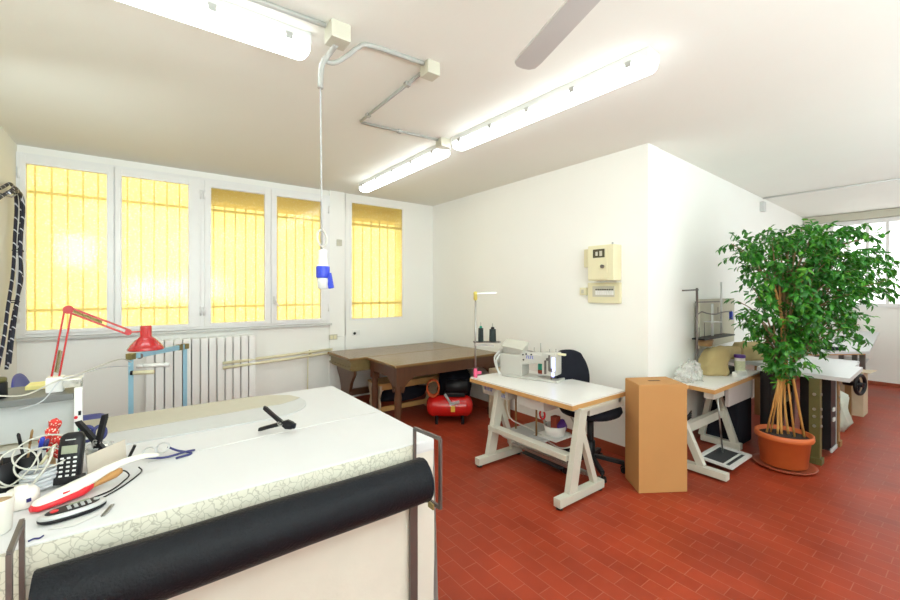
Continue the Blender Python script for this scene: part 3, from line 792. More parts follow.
# red dotted fabric flower
root = thing('fabric_pincushion', 'red dotted fabric pincushion behind the cordless phone', 'pincushion', (-.30, 2.34, TZ))
m = MB()
for dx, dy, dz, r_ in ((0, 0, .16, .03), (.012, 0, .195, .026), (-.025, -.005, .135, .026), (.02, -.01, .125, .024), (-.005, 0, .10, .026), (.02, 0, .075, .024)):
    m.ball((-.318+dx*.8, 2.33+dy, TZ+dz), r_*.78, (1, .8, 1.15), .5, dz*30, 2)
m.build('dotted_fabric', 'polka', root)
MB().lathe([(.03, 0), (.03, .01), (.012, .03), (.012, .11)], (-.318, 2.33, TZ+.001), 16).build('stand', 'tan', root)
# clear tub with pink contents
root = thing('clear_tub', 'clear plastic tub of small pink and white notions right of the cordless phone', 'tub', (-.165, 2.27, TZ))
MB().lathe([(.036, 0), (.040, .003), (.047, .09), (.049, .092), (.045, .092), (.038, .01), (0, .008)], (-.165, 2.275, TZ+.001), 24, cap=False).build('tub_wall', 'pbag', root)
MB().lathe([(.034, .01), (.037, .04), (.02, .045), (0, .045)], (-.165, 2.275, TZ+.001), 20).build('pink_notions', 'pinkst', root)
m = MB(); m.ball((-.175, 2.27, TZ+.066), .02, wob=.4, sub=2); m.ball((-.15, 2.285, TZ+.07), .018, wob=.4, sub=2); m.build('white_notions', 'whitep', root)
root = thing('blue_scissors', 'blue handled scissors standing in the clear tub', 'scissors', (-.19, 2.29, TZ+.05))
m = MB(); m.tube(circle((-.205, 2.285, 1.045), .022, 20, (.2, -1, .2), .03), .007, closed=True); m.tube(circle((-.165, 2.29, 1.04), .02, 20, (.2, -1, .2), .028), .007, closed=True); m.build('grip', 'navy', root)
MB().bar((-.19, 2.286, 1.02), (-.18, 2.28, .955), .008, .014).build('scissor_blade', 'steel', root)
# beige card leaning
o = MB().bar((-.195, 2.175, .945), (-.078, 2.275, .955), .004, .085, bev=.0008).build('beige_card', 'beigecard'); tag(o, 'plain beige card standing on edge beside the clear tub', 'card')
# small clip
root = thing('small_clip', 'tiny black clip standing right of the beige card', 'clip', (-.06, 2.265, TZ))
MB().bar((-.072, 2.26, .905), (-.045, 2.262, .968), .011, .016).build('clip_arm', 'black', root)
MB().bar((-.078, 2.262, .903), (-.05, 2.255, .915), .016, .010).build('clip_jaw', 'black', root)
# eyeglasses
root = thing('eyeglasses', 'folded spectacles with pale frame and dark blue arms on the white cloth', 'glasses', (.06, 2.2, TZ))
m = MB(); m.tube(circle((.005, 2.235, .934), .027, 24, (-.5, -.75, .55), .022), .0042, closed=True, seg=6); m.tube(circle((.055, 2.265, .934), .027, 24, (-.5, -.75, .55), .022), .0042, closed=True, seg=6)
m.tube([(.022, 2.246, .945), (.037, 2.254, .945)], .004, seg=6); m.build('frame', 'silver', root)
m = MB(); m.tube(smooth_path([(-.01, 2.22, .918), (.06, 2.19, .912), (.14, 2.205, .914), (.175, 2.225, .907)]), .0048, seg=6); m.build('arm', 'navy', root)
m = MB(); m.tube(smooth_path([(.075, 2.275, .928), (.11, 2.23, .918), (.16, 2.19, .907), (.10, 2.165, .907)]), .0048, seg=6); m.build('arm', 'navy', root)
# thin tweezers by the handset, scrap of thread
root = thing('tweezers', 'small steel tweezers lying against the oval handset', 'tweezers', (-.12, 1.79, TZ))
for s in (0, .006): MB().bar((-.10+s, 1.815, .912), (-.123+s, 1.765, .903), .004, .006).build('tweezer_arm', 'steel', root)
o = MB().tube(smooth_path([(-.285, 1.72, .9025), (-.275, 1.728, .9025), (-.262, 1.722, .9025), (-.255, 1.733, .9025)]), .0025, seg=6).build('thread_scrap', 'navy'); tag(o, 'tiny dark blue thread scrap near the front left bracket', 'thread')
o = MB().prism([(-.25, 1.765), (-.19, 1.745), (-.13, 1.785), (-.17, 1.80), (-.24, 1.79)], .9015, .9025).build('paper_scrap', 'lgrey'); tag(o, 'grey paper scrap peeking out under the oval handset', 'paper')

# ---- grey shelf unit standing on the worktable
root = thing('shelf_unit', 'pale grey shelf unit with white button post on the left of the worktable', 'shelf', (-.55, 2.9, TZ))
MB().b2(-.86, -.295, 2.72, 3.08, 1.108, 1.14, bev=.004).build('shelf_board', 'shelfedge', root)
MB().b2(-.86, -.30, 2.80, 2.82, .919, 1.115).build('front_panel', 'boardgrey', root)
ps = MB().b2(-.293, -.262, 2.72, 2.755, .915, 1.165, bev=.006).build('post', 'pvc', root)
MB().cyl((-.285, 2.722, 1.02), (-.285, 2.712, 1.02), .007).build('red_button', 'redp', ps)
MB().b2(-.276, -.266, 2.712, 2.722, 1.03, 1.05).build('black_button', 'black', ps)
MB().b2(-.277, -.265, 2.712, 2.722, .955, .995).build('green_mark', 'green', ps)
# things on the shelf
o = MB().prism([(-.50, 2.94), (-.38, 2.92), (-.38, 3.06), (-.50, 3.06)], 1.1405, 1.16, bev=.002).build('yellow_paper_stack', 'yellow'); tag(o, 'pad of pale yellow paper on the grey shelf', 'paper')
root = thing('dark_jar', 'dark jar with an olive lid at the left end of the grey shelf', 'jar', (-.56, 2.80, 1.14))
MB().lathe([(.038, 0), (.042, .005), (.042, .07), (.038, .078)], (-.575, 2.80, 1.1405), 24).build('jar_body', 'black', root)
MB().lathe([(.040, .078), (.040, .092), (.036, .096)], (-.575, 2.80, 1.1405), 24).build('lid', 'olive', root)
root = thing('clear_box', 'clear plastic box at the right end of the grey shelf by the lamp', 'box', (-.33, 2.83, 1.14))
MB().b2(-.335, -.27, 2.74, 2.85, 1.166, 1.205, bev=.006).build('box_body', 'pbag', root)
MB().b2(-.338, -.267, 2.737, 2.853, 1.203, 1.21, bev=.002).build('box_lid', 'whitep', root)
# red anglepoise lamp
root = thing('desk_lamp', 'red spring arm desk lamp clamped on the grey shelf', 'lamp', (-.365, 2.83, 1.14))
MB().b2(-.405, -.34, 2.79, 2.87, 1.1405, 1.215, bev=.008).build('lamp_base', 'pvc', root)
E0, E1, E2 = V((-.373, 2.83, 1.215)), V((-.325, 2.83, 1.55)), V((-.085, 2.83, 1.42))
def arm(a, b, off, name):
    m = MB(); 
    d = (b-a).normalized(); n = V((-d.z, 0, d.x))
    for s in (-1, 1): m.bar(a+n*off*s, b+n*off*s, .008, .010)
    o = m.build(name, 'red', root)
    s0, s1 = (a+d*.02, a+d*.13) if name == 'lower_arm' else (a+d*.02, a+d*.15)
    pts = []
    u, w = frame_of(d)
    for k in range(120):
        t = k/119; an = 2*PI*18*t
        pts.append(s0+(s1-s0)*t+(u*math.cos(an)+w*math.sin(an))*.007)
    MB().tube(pts, .0022, seg=5).build('spring', 'brassy', o)
arm(E0, E1, .014, 'lower_arm'); arm(E1, E2, .012, 'upper_arm')
m = MB(); m.cyl(E1+V((0, -.014, 0)), E1+V((0, .014, 0)), .021, seg=20); m.build('elbow', 'red', root)
m = MB(); m.cyl(E2+V((0, -.012, 0)), E2+V((0, .012, 0)), .016, seg=16); m.bar(E2, E2+V((.065, 0, .0)), .008); m.build('wrist', 'red', root)
hc = V((-.008, 2.83, 1.318))
sh = MB().lathe([(.084, 0), (.085, .006), (.07, .03), (.045, .058), (.027, .075), (.0265, .128), (.023, .134), (.0, .134)], hc, 32, cap=False).build('lamp_shade', 'red', root, solid=.002)
MB().lathe([(.080, .003), (.06, .028), (.03, .055), (.0, .055)], hc, 28, cap=False).build('shade_lining', 'brassy', sh)
# cords from the shelf
o = MB().tube(smooth_path([(-.56, 2.715, 1.17), (-.46, 2.71, 1.16), (-.36, 2.73, 1.205), (-.30, 2.78, 1.215), (-.15, 3.4, 1.20), (-.11, 4.33, 1.045)], 8), .0035, seg=6).build('power_cable', 'cablew'); tag(o, 'white cord draped over the shelf and across to the blue frame', 'cord')
o = MB().tube(smooth_path([(-.48, 2.705, 1.095), (-.40, 2.70, 1.125), (-.34, 2.73, 1.21), (-.28, 2.80, 1.215), (-.2, 3.2, 1.185), (-.12, 4.33, 1.015)], 8), .003, seg=6).build('power_cable', 'cableg'); tag(o, 'thin grey cord running from the lamp base to the blue frame', 'cord')

# ---- blue frame rack
root = thing('blue_frame_stand', 'pale blue metal frame with black corner joints in front of the radiator', 'stand', (.1, 4.63, 0))
A_, Bb = V((-.115, 4.40, 0)), V((.30, 4.87, 0))
u = (Bb-A_).normalized(); nn = V((-u.y, u.x, 0))
for p in (A_, Bb):
    MB().bar(p+V((0, 0, .02)), p+V((0, 0, 1.075)), .035, .035).build('post', 'pblue', root)
    MB().box(p+V((0, 0, 1.085)), (.05, .05, .05), rz=math.atan2(u.y, u.x)).build('corner_joint', 'brassy', root)
    MB().bar(p-nn*.22+V((0, 0, .016)), p+nn*.22+V((0, 0, .016)), .03, .03).build('foot', 'pblue', root)
MB().bar(A_+V((0, 0, 1.085)), Bb+V((0, 0, 1.085)), .035, .045).build('crossbar', 'pblue', root)
m = MB(); m.box(Bb-u*.075+V((0, 0, 1.085)), (.04, .045, .055), rz=math.atan2(u.y, u.x)); m.build('clamp_block', 'brassy', root)
MB().lathe([(.025, -.02), (.025, .02)], A_+u*.09+V((0, 0, 1.075)), 14, R=Matrix.Rotation(PI/2, 3, 'X')).build('knob', 'dsteel', root)
dirr = V((.80, -.2, -.02))
o = thing('white_tube', 'white tube hanging from the blue frame, above the yellow one', 'tube', (-.05, 4.33, 1.02))
MB().cyl((-.04, 4.31, 1.01), V((-.04, 4.31, 1.01))+dirr*.24, .018).build('tube_body', 'white', o); MB().cyl((-.075, 4.318, 1.01), (-.03, 4.307, 1.01), .02).build('tube_collar', 'lgrey', o)
o = thing('yellow_tube', 'pale yellow tube with black end hanging from the blue frame', 'tube', (-.1, 4.33, .96))
MB().cyl((-.10, 4.325, .955), V((-.10, 4.325, .955))+dirr*.18, .018).build('tube_body', 'cream2', o); MB().cyl((-.115, 4.328, .956), (-.098, 4.324, .955), .019).build('end_cap', 'black', o)

# ---- blue plastic chair beyond the worktable
root = thing('blue_chair', 'blue plastic chair between the worktable and the left wall', 'chair', (-.55, 4.85, 0))
def seatfn(u, v):
    x = -.70+.40*u; y = 4.55+.46*v
    return (x, y, .50-.03*math.sin(PI*v)*math.sin(PI*min(1, u*1.1))-.05*max(0, u-.85)/.15*.5)
MB().grid(seatfn, 14, 14).build('seat', 'blue', root, solid=.008)
def backfn(u, v):
    y = 4.42+.60*u; z = .60+.37*v*(1-.35*(abs(u-.5)*2)**2.5)
    return (-.72-.10*v-.05*math.sin(PI*u)*.6, y, z)
MB().grid(backfn, 16, 10).build('backrest', 'blue', root, solid=.008)
for x, y in ((-.66, 4.59), (-.66, 4.97), (-.34, 4.59), (-.34, 4.97)):
    t = (-.78, y, .66) if x < -.5 else None
    MB().tube([(x-.03 if x < -.5 else x+.03, y, 0.0), (x, y, .47)]+([(-.73, y, .64)] if t else []), .012).build('leg', 'steel', root)
# black cables on the left wall
root = thing('cable_bundle', 'bundle of thick black cables with white tracers hanging on the left wall', 'cable', (XL+.03, 5.2, 1.2))
P1 = [(-.965, 4.60, 2.40), (-.96, 4.90, 2.50), (-.955, 5.10, 2.57), (-.955, 5.25, 2.53), (-.955, 5.30, 2.40), (-.955, 5.25, 2.15), (-.955, 5.22, 1.95), (-.955, 5.16, 1.75), (-.955, 5.02, 1.50), (-.955, 4.9, 1.25), (-.955, 4.7, 1.0)]
P2 = [(-.94, 4.60, 2.34), (-.93, 4.95, 2.48), (-.925, 5.12, 2.54), (-.925, 5.29, 2.48), (-.925, 5.31, 2.30), (-.925, 5.24, 2.10), (-.925, 5.26, 1.97), (-.93, 5.34, 1.85), (-.93, 5.33, 1.72), (-.93, 5.17, 1.55), (-.93, 4.98, 1.30), (-.93, 4.85, 1.0)]
P3 = [(-.905, 4.80, 2.44), (-.90, 5.05, 2.50), (-.90, 5.20, 2.47), (-.90, 5.235, 2.35), (-.905, 5.18, 2.1), (-.905, 5.16, 1.8), (-.905, 5.08, 1.6), (-.905, 4.92, 1.3), (-.905, 4.8, 1.05)]
for P in (P1, P2, P3): MB().tube(smooth_path(P, 8), .0125, seg=10).build('cable', 'tracer', root)
MB().tube([(-.997, 5.0, 2.46), (-.93, 5.0, 2.44), (-.90, 5.0, 2.47)], .008).build('wall_hook', 'steel', root)
for c_ in ((-.93, 5.215, 2.0), (-.93, 5.07, 1.55)): MB().tube(circle(c_, .035, 20, (0, .3, 1)), .004, closed=True, seg=6).build('cable_tie', 'black', root)

# ------------------------------------------------------------------ old wooden tables in the corner
root = thing('wooden_table', 'large old brown wooden table in the corner, on turned legs', 'table', (2.96, 4.3, 0))
MB().b2(2.17, 3.74, 3.93, 4.655, .79, .82, bev=.006).build('tabletop', 'oldwood', root)
ap = MB(); ap.b2(2.21, 3.70, 3.965, 3.99, .66, .79); ap.b2(2.21, 2.235, 3.965, 4.62, .66, .79); ap.b2(3.675, 3.70, 3.965, 4.62, .66, .79)
ap.b2(2.21, 3.70, 4.60, 4.62, .66, .79)
# curved corner brackets
for (x, y, dx, dy) in ((2.28, 3.977, 1, 0), (3.63, 3.977, -1, 0), (2.222, 4.04, 0, 1)):
    pts = [(0, 0), (.16, 0), (.09, -.045), (.045, -.09), (.02, -.16), (0, -.16)]
    if dx: R = Matrix(((dx, 0, 0, 0), (0, 0, 1, 0), (0, 1, 0, 0), (0, 0, 0, 1)))
    else: R = Matrix(((0, 0, 1, 0), (1, 0, 0, 0), (0, 1, 0, 0), (0, 0, 0, 1)))
    ap.prism(pts, -.01, .01, R=R, c=(x, y, .66))
ap.build('apron', 'oldwood_d', root)
for x, y in ((2.25, 4.005), (3.66, 4.005), (2.25, 4.585), (3.66, 4.585)):
    m = MB(); m.box((x, y, .68), (.085, .085, .22), bev=.005); m.box((x, y, .05), (.08, .08, .10), bev=.005)
    m.lathe([(.036, .10), (.043, .13), (.033, .15), (.04, .30), (.043, .44), (.034, .50), (.045, .53), (.036, .555), (.042, .57)], (x, y, 0), 16)
    m.build('leg', 'oldwood_d', root)
root = thing('side_table', 'old brown table with thick moulded olive edge, pushed against the window wall', 'table', (2.8, 5.05, 0))
MB().b2(1.95, 3.72, 4.662, 5.40, .79, .82, bev=.006).build('tabletop', 'oldwood', root)
m = MB()
for z0, z1, ins in ((.765, .79, .012), (.70, .765, .03), (.675, .70, .015), (.655, .675, .04)):
    m.b2(1.95+ins, 3.70-ins, 4.675+ins*.3, 5.39-ins, z0, z1)
m.build('moulded_apron', 'olivewood', root)
for x in (2.06, 3.5):
    m = MB()
    prof = [(-.30, 0), (-.22, 0), (-.17, .10), (-.08, .16), (0, .20), (.08, .16), (.17, .10), (.22, 0), (.30, 0), (.28, .12), (.17, .27), (.13, .36), (.18, .48), (.28, .60), (.28, .655), (-.28, .655), (-.28, .60), (-.18, .48), (-.13, .36), (-.17, .27), (-.28, .12)]
    m.prism(prof, -.02, .02, R=Matrix(((0, 0, 1, 0), (1, 0, 0, 0), (0, 1, 0, 0), (0, 0, 0, 1))), c=(x, 5.02, 0))
    m.build('trestle_leg', 'oldwood_d', root)
MB().b2(2.06, 3.5, 5.0, 5.04, .28, .36).build('stretcher', 'oldwood_d', root)
# bench beneath
root = thing('wooden_bench', 'light wooden bench with scalloped ends stored under the brown table', 'bench', (2.8, 4.72, 0))
MB().b2(2.31, 3.25, 4.56, 4.92, .455, .48, bev=.004).build('seat', 'pine', root)
MB().b2(2.34, 3.21, 4.58, 4.605, .395, .455).build('apron', 'pine', root)
for x in (2.33, 3.2):
    pr = [(-.17, 0), (-.10, 0), (-.06, .06), (.06, .06), (.10, 0), (.17, 0), (.16, .08), (.12, .15), (.14, .21), (.11, .28), (.16, .37), (.17, .455), (-.17, .455), (-.16, .37), (-.11, .28), (-.14, .21), (-.12, .15), (-.16, .08)]
    MB().prism(pr, -.014, .014, R=Matrix(((0, 0, 1, 0), (1, 0, 0, 0), (0, 1, 0, 0), (0, 0, 0, 1))), c=(x, 4.74, 0)).build('end_panel', 'beigefab', root)
MB().b2(2.34, 3.19, 4.66, 4.69, .10, .16).build('rail', 'pine', root)
# fabric under
o = MB(); o.ball((2.75, 4.75, .268), .1, (3.6, .8, 1.0), .3, 3).build('dark_cloth_pile', 'blackfab'); 
bpy.data.objects['dark_cloth_pile'].location.z = .165
tag(bpy.data.objects['dark_cloth_pile'], 'pile of dark cloth on the rail of the wooden bench', 'cloth')
o = MB().ball((1.80, 4.95, .17), .19, (1.0, 1.1, .95), .35, 5).build('cloth_bundle', 'greyfab'); o.location.z = 0; tag(o, 'grey cloth bundle on the floor beside the table with moulded edge', 'cloth')
o = MB().ball((3.36, 4.38, .27), .24, (1.0, .7, 1.35), .35, 9).build('black_sack', 'blackfab'); o.location.z = 0; tag(o, 'black sack standing behind the red compressor', 'bag')
o = MB().b2(3.50, 3.70, 3.99, 4.18, 0, .64, bev=.004).build('carton', 'beigefab')
o.location = (3.63, 3.82, 0)
tag(o, 'brown carton behind the thread stand against the wall', 'box')
# red compressor
root = thing('air_compressor', 'red air compressor tank under the brown wooden table', 'compressor', (3.05, 4.0, 0))
ax = V((.803, -.596, 0)); cc = V((3.04, 4.10, .20)); Rt = Matrix((V((0, 0, 1)), V((-.596, -.803, 0)), ax)).transposed()
MB().lathe([(.0, -.29), (.06, -.285), (.105, -.262), (.128, -.22), (.13, -.2), (.13, .2), (.128, .22), (.105, .262), (.06, .285), (.0, .29)], cc, 28, R=Rt, cap=False).build('tank', 'tred', root)
for s in (-.16, .16):
    m = MB(); sd = V((-.596, -.803, 0))
    for t in (-1, 1): m.bar(cc+ax*s+sd*.07*t+V((0, 0, -.09)), cc+ax*s+sd*.11*t+V((0, 0, -.20)), .03, .02)
    m.build('foot', 'black', root)
MB().box(cc+ax*.06+V((0, 0, .15)), (.26, .14, .05), rz=math.atan2(ax.y, ax.x), bev=.01).build('motor_base', 'black', root)
MB().cyl(cc+ax*-.05+V((0, 0, .24)), cc+ax*.22+V((0, 0, .24)), .085, seg=20).build('motor', 'black', root)
m = MB(); m.bar(cc+ax*.0+V((-.09, -.12, .06)), cc+ax*.12+V((-.09, -.12, .09)), .022, .03); m.bar(cc+ax*-.06+V((-.06, -.08, .17)), cc+ax*.02+V((-.09, -.12, .06)), .022, .022); m.build('regulator', 'silver', root)
MB().box(cc+ax*.04+V((-.079, -.106, -.005)), (.05, .006, .07), rz=math.atan2(ax.y, ax.x)).build('warning_sticker', 'yellowst', root)
m = MB()
hc2 = cc-ax*.20+V((-.03, -.03, .235))
pts = []
for k in range(8*20):
    a = 2*PI*k/20; pts.append(hc2+V((-.596, -.803, 0))*(.03*math.sin(k*.11))+ax*math.cos(a)*.075+V((0, 0, 1))*math.sin(a)*.10+V((.596, .803, 0))*(.06*k/160-.03))
m.tube(pts, .008, seg=6)
m.build('coiled_hose', 'orange', root)

# ------------------------------------------------------------------ sewing table with machine
def text_strokes(m, o, ux, uz, n, w, h):
    for i in range(n):
        p = V(o)+ux*(i*w*1.3)
        m.bar(p, p+uz*h+ux*w*.3, w*.35, .002)
        if i % 2: m.bar(p+uz*h*.1, p+ux*w+uz*h*.1, w*.3, .002)
        else: m.bar(p+uz*h*.9, p+ux*w+uz*h*.9, w*.3, .002)
T0, T1, S0, S1 = 2.64, 3.40, 1.965, 3.215
root = thing('sewing_table', 'white topped sewing table with plywood edge and pale metal A frame legs', 'table', (3.0, 2.6, 0))
MB().b2(T0+.004, T1-.004, S0+.004, S1-.004, .748, .762).build('tabletop', 'topwhite', root)
MB().b2(T0, T1, S0, S1, .712, .7475, bev=.003).build('plywood_edge', 'edgewood', root)
for y in (1.97, 2.89):
    MB().b2(2.46, 3.03, y-.032, y+.032, .02, .085, bev=.005).build('foot', 'frame', root)
    MB().bar((2.625, y, .08), (2.765, y, .712), .095, .05, up=(0, 1, 0), bev=.004).build('leg', 'frame', root)
    MB().bar((2.93, y, .08), (2.745, y, .56), .05, .045, up=(0, 1, 0), bev=.004).build('leg', 'frame', root)
    MB().b2(2.72, 3.2, y-.03, y+.03, .69, .712).build('top_bracket', 'frame', root)
    m = MB()
    for x in (2.49, 3.0): MB().cyl((x, y, 0), (x, y, .022), .026).build('rubber_foot', 'black', root)
MB().bar((2.665, 2.01, .33), (2.665, 2.92, .33), .045, .085, up=(1, 0, 0), bev=.004).build('cross_beam', 'frame', root)
MB().bar((2.985, 2.04, .10), (2.985, 2.93, .10), .03, .03).build('pedal_bar', 'steel', root)
MB().bar((2.90, 2.04, .13), (2.90, 2.93, .13), .02, .02).build('pedal_bar', 'steel', root)
MB().box((3.09, 2.55, .075), (.30, .46, .014), R=Matrix.Rotation(-.12, 4, 'Y'), bev=.003).build('pedal', 'pedal', root)
# control box with markings
cb = MB().b2(2.75, 2.90, 2.78, 3.14, .60, .71, bev=.004).build('control_box', 'machw', root)
m = MB(); text_strokes(m, (2.748, 3.10, .64), V((0, -1, 0)), V((0, 0, 1)), 5, .018, .035); text_strokes(m, (2.748, 2.88, .615), V((0, -1, 0)), V((0, 0, 1)), 4, .014, .028); m.build('blue_marking', 'bluemark', cb)
MB().b2(2.747, 2.751, 2.82, 2.94, .655, .70).build('orange_sticker', 'yellowst', cb)
MB().b2(2.77, 2.98, 2.36, 2.68, .585, .705, bev=.006).build('motor_box', 'lgrey', root)
m = MB(); m.tube(smooth_path([(2.80, 3.17, .70), (2.79, 3.18, .64), (2.80, 3.15, .62), (2.84, 3.10, .66)]), .008); m.tube(smooth_path([(2.80, 2.85, .6), (2.80, 2.80, .42), (2.95, 2.70, .32), (2.96, 2.55, .29)]), .006); m.tube(smooth_path([(2.84, 2.95, .6), (2.80, 3.0, .35), (2.83, 2.93, .2), (2.93, 2.8, .18)]), .006); m.build('cable', 'cablew', root)
dw = MB().b2(2.88, 3.38, 1.975, 2.30, .625, .711, bev=.003).build('drawer', 'machw', root)
MB().b2(3.30, 3.34, 1.975, 1.986, .67, .70).build('drawer_catch', 'lgrey', dw)
# hanging tray of three rods
for x, y in ((2.92, 2.84), (2.93, 2.585), (3.17, 2.32)):
    MB().cyl((x, y, .28), (x, y, .712), .009).build('tray_rod', 'brownrod', root)
MB().b2(2.86, 3.25, 2.44, 2.88, .27, .282, bev=.003).build('tray', 'grey', root)
m = MB().tube(smooth_path([(3.2, 2.40, .45), (3.15, 2.28, .36), (3.05, 2.26, .27), (3.0, 2.36, .22), (2.96, 2.5, .26)]), .006).build('hanging_cable', 'cablew', root)
# white basin with scissors on the tray
root = thing('white_basin', 'white plastic basin of sewing tools on the tray under the sewing table', 'basin', (3.05, 2.5, .283))
MB().b2(2.93, 3.20, 2.36, 2.62, .283, .29).build('basin_mat', 'pvc', root)
MB().lathe([(.075, 0), (.085, .005), (.105, .095), (.10, .095), (.08, .012), (0, .01)], (3.07, 2.48, .291), 24, cap=False).build('basin_wall', 'pvc', root)
root = thing('red_handled_tool', 'red handled tool sticking up out of the white basin', 'tool', (3.03, 2.55, .30))
MB().cyl((3.03, 2.53, .31), (2.99, 2.56, .46), .012).build('shaft', 'steel', root); MB().tube(circle((2.985, 2.56, .475), .03, 20, (1, 0, 0), .04), .009, closed=True).build('grip', 'redp', root)
o = MB().b2(3.03, 3.10, 2.44, 2.50, .30, .47, bev=.006).build('thread_box', 'rust'); tag(o, 'dark red carton upright in the white basin', 'box')
o = MB().ball((3.10, 2.43, .37), .06, (.8, .8, 1.1), .3, 2).build('purple_cloth', 'purple'); tag(o, 'purple cloth crumpled in the white basin', 'cloth')

# sewing machine (local +X = from motor end towards the needle)
root = thing('sewing_machine', 'industrial lockstitch sewing machine with lit needle head on the white sewing table', 'sewing machine', (0, 0, 0))
MB().box((.16, 0, .012), (.60, .20, .022), bev=.006).build('bed', 'machw', root)
MB().box((-.04, .0, .125), (.25, .17, .215), bev=.015).build('pillar', 'machw', root)
MB().loft([[(x, y*k, zc-.035+z*h) for y, z in ((-.075, -1), (.075, -1), (.085, -.6), (.085, .6), (.06, 1), (-.06, 1), (-.085, .6), (-.085, -.6))] for x, k, zc, h in ((.06, 1, .235, .07), (.18, .92, .245, .055), (.26, .9, .25, .05), (.31, .9, .25, .05))], smooth=False).build('arm', 'machw', root)
hd = MB().box((.365, 0, .17), (.14, .16, .22), bev=.018).build('head', 'machw', root)
m = MB(); m.box((.415, -.082, .175), (.030, .006, .13), bev=.002); m.box((.41, -.081, .075), (.022, .006, .04)); m.build('work_light', 'led', hd)
m = MB(); m.cyl((.375, 0, .02), (.375, 0, .10), .007, seg=8); m.cyl((.405, .01, .03), (.405, .01, .10), .007, seg=8); m.box((.39, -.005, .03), (.05, .05, .008)); m.box((.335, -.085, .14), (.016, .02, .13)); m.box((.375, -.086, .185), (.014, .014, .15)); m.box((.39, -.088, .12), (.03, .012, .03)); m.cyl((.36, -.08, .22), (.36, -.10, .22), .014, seg=12); m.cyl((.385, -.06, .0), (.385, -.06, .09), .006, seg=8); m.build('presser_foot', 'dsteel', hd)
MB().box((.455, 0, .265), (.10, .03, .02), bev=.003).build('lift_lever', 'cream2', hd)
pn = MB().box((-.02, -.02, .285), (.23, .12, .085), R=Matrix.Rotation(.10, 4, 'Y') @ Matrix.Rotation(.5, 4, 'X'), bev=.008).build('display_box', 'machw', root)
MB().box((-.015, -.04, .330), (.25, .14, .012), R=Matrix.Rotation(.10, 4, 'Y') @ Matrix.Rotation(.5, 4, 'X'), bev=.004).build('display_lid', 'frame', pn)
m = MB(); 
for x, z in ((.10, .24), (.105, .19), (.135, .25), (.19, .25)): m.cyl((x, -.085, z), (x, -.094, z), .008, seg=10)
m.build('screw', 'black', root)
m = MB(); text_strokes(m, (.135, -.082, .205), V((1, 0, 0)), V((0, 0, 1)), 4, .016, .03); m.build('blue_marking', 'bluemark', root)
m = MB(); m.cyl((.18, 0, .26), (.18, 0, .31), .004, seg=6); m.cyl((.25, 0, .26), (.25, 0, .36), .004, seg=6); m.cyl((.35, -.02, .265), (.35, -.02, .31), .004, seg=6); m.cyl((.40, .02, .265), (.40, .02, .31), .004, seg=6); m.box((.14, -.02, .27), (.05, .03, .012)); m.build('thread_guide', 'steel', root)
MB().lathe([(.03, -.02), (.075, -.015), (.08, 0), (.075, .015), (.03, .02)], (-.20, .0, .19), 24, R=Matrix.Rotation(PI/2, 3, 'Y')).build('handwheel', 'machw', root)
m = MB(); m.tube(smooth_path([(-.18, -.07, .25), (-.22, -.10, .18), (-.19, -.11, .08), (-.15, -.10, .02)]), .010); m.tube(smooth_path([(-.17, -.08, .22), (-.19, -.12, .15), (-.16, -.13, .05), (-.15, -.12, .01)]), .008); m.build('machine_cable', 'lgrey', root)
root.location = (3.07, 2.955, .763); root.rotation_euler = (0, 0, math.radians(-73))
# green thread cone behind the arm
root = thing('green_thread_cone', 'green and rust cone of thread on a white stand under the machine arm', 'thread', (3.20, 2.72, .787))
gx, gy = 3.21, 2.765
MB().lathe([(.045, 0), (.045, .012), (.02, .02)], (gx, gy, .787), 20).build('stand', 'pvc', root)
MB().lathe([(.035, .018), (.035, .055)], (gx, gy, .787), 20).build('rust_band', 'rust', root)
MB().lathe([(.036, .055), (.036, .10), (.028, .125)], (gx, gy, .787), 20).build('green_cone', 'green', root)
# thread stand
root = thing('thread_stand', 'tall steel thread stand with tray at the left end of the sewing table', 'thread stand', (2.67, 3.17, .763))
px, py = 2.672, 3.165
MB().cyl((px, py, .763), (px, py, 1.62), .009).build('pole', 'steel', root)
MB().lathe([(.018, 0), (.02, .01), (.02, .06), (.016, .09)], (px, py, .763), 14).build('pink_tape', 'pink', root)
MB().box((px+.03, py-.02, .81), (.05, .02, .03), rz=-.64, bev=.004).build('clamp_knob', 'pink', root)
m = MB(); m.lathe([(.012, 0), (.02, .01), (.018, .06), (.022, .075), (.012, .09)], (px, py, 1.545), 14); m.build('yellow_tape', 'ytape', root)
MB().bar((px, py, 1.615), (px+.17, py-.127, 1.622), .022, .012).build('top_arm', 'steel', root)
MB().prism([(-.02, -.05), (.24, -.06), (.26, 0), (.24, .06), (-.02, .05)], 0, .008, R=Matrix.Rotation(-.64, 4, 'Z'), c=(px, py, 1.118)).build('spool_tray', 'dsteel', root)
MB().bar((px, py, 1.095), (px+.15, py-.11, 1.085), .018, .018).build('tray_arm', 'steel', root)
for k, (d, r_, h, lb) in enumerate(((.055, .027, .135, 'slimmer dark spool with a green tip on the thread stand'), (.175, .035, .125, 'thicker black spool, farther from the pole of the thread stand'))):
    x, y = px+.803*d, py-.596*d
    sp = thing('thread_spool', lb, 'thread spool', (x, y, 1.126), 'spools on the thread stand')
    MB().lathe([(r_*1.0, 0), (r_, .01), (r_*.92, h), (r_*.6, h+.003)], (x, y, 1.1265), 18).build('thread_body', 'thread', sp)
    MB().lathe([(r_*.55, h), (r_*.45, h+.022), (r_*.2, h+.024)], (x, y, 1.1265), 14).build('cone_tip', 'green' if k == 0 else 'black', sp)
    MB().cyl((x, y, 1.1265+h+.02), (x, y, 1.1265+h+.06), .003, seg=6).build('spool_pin', 'steel', sp)

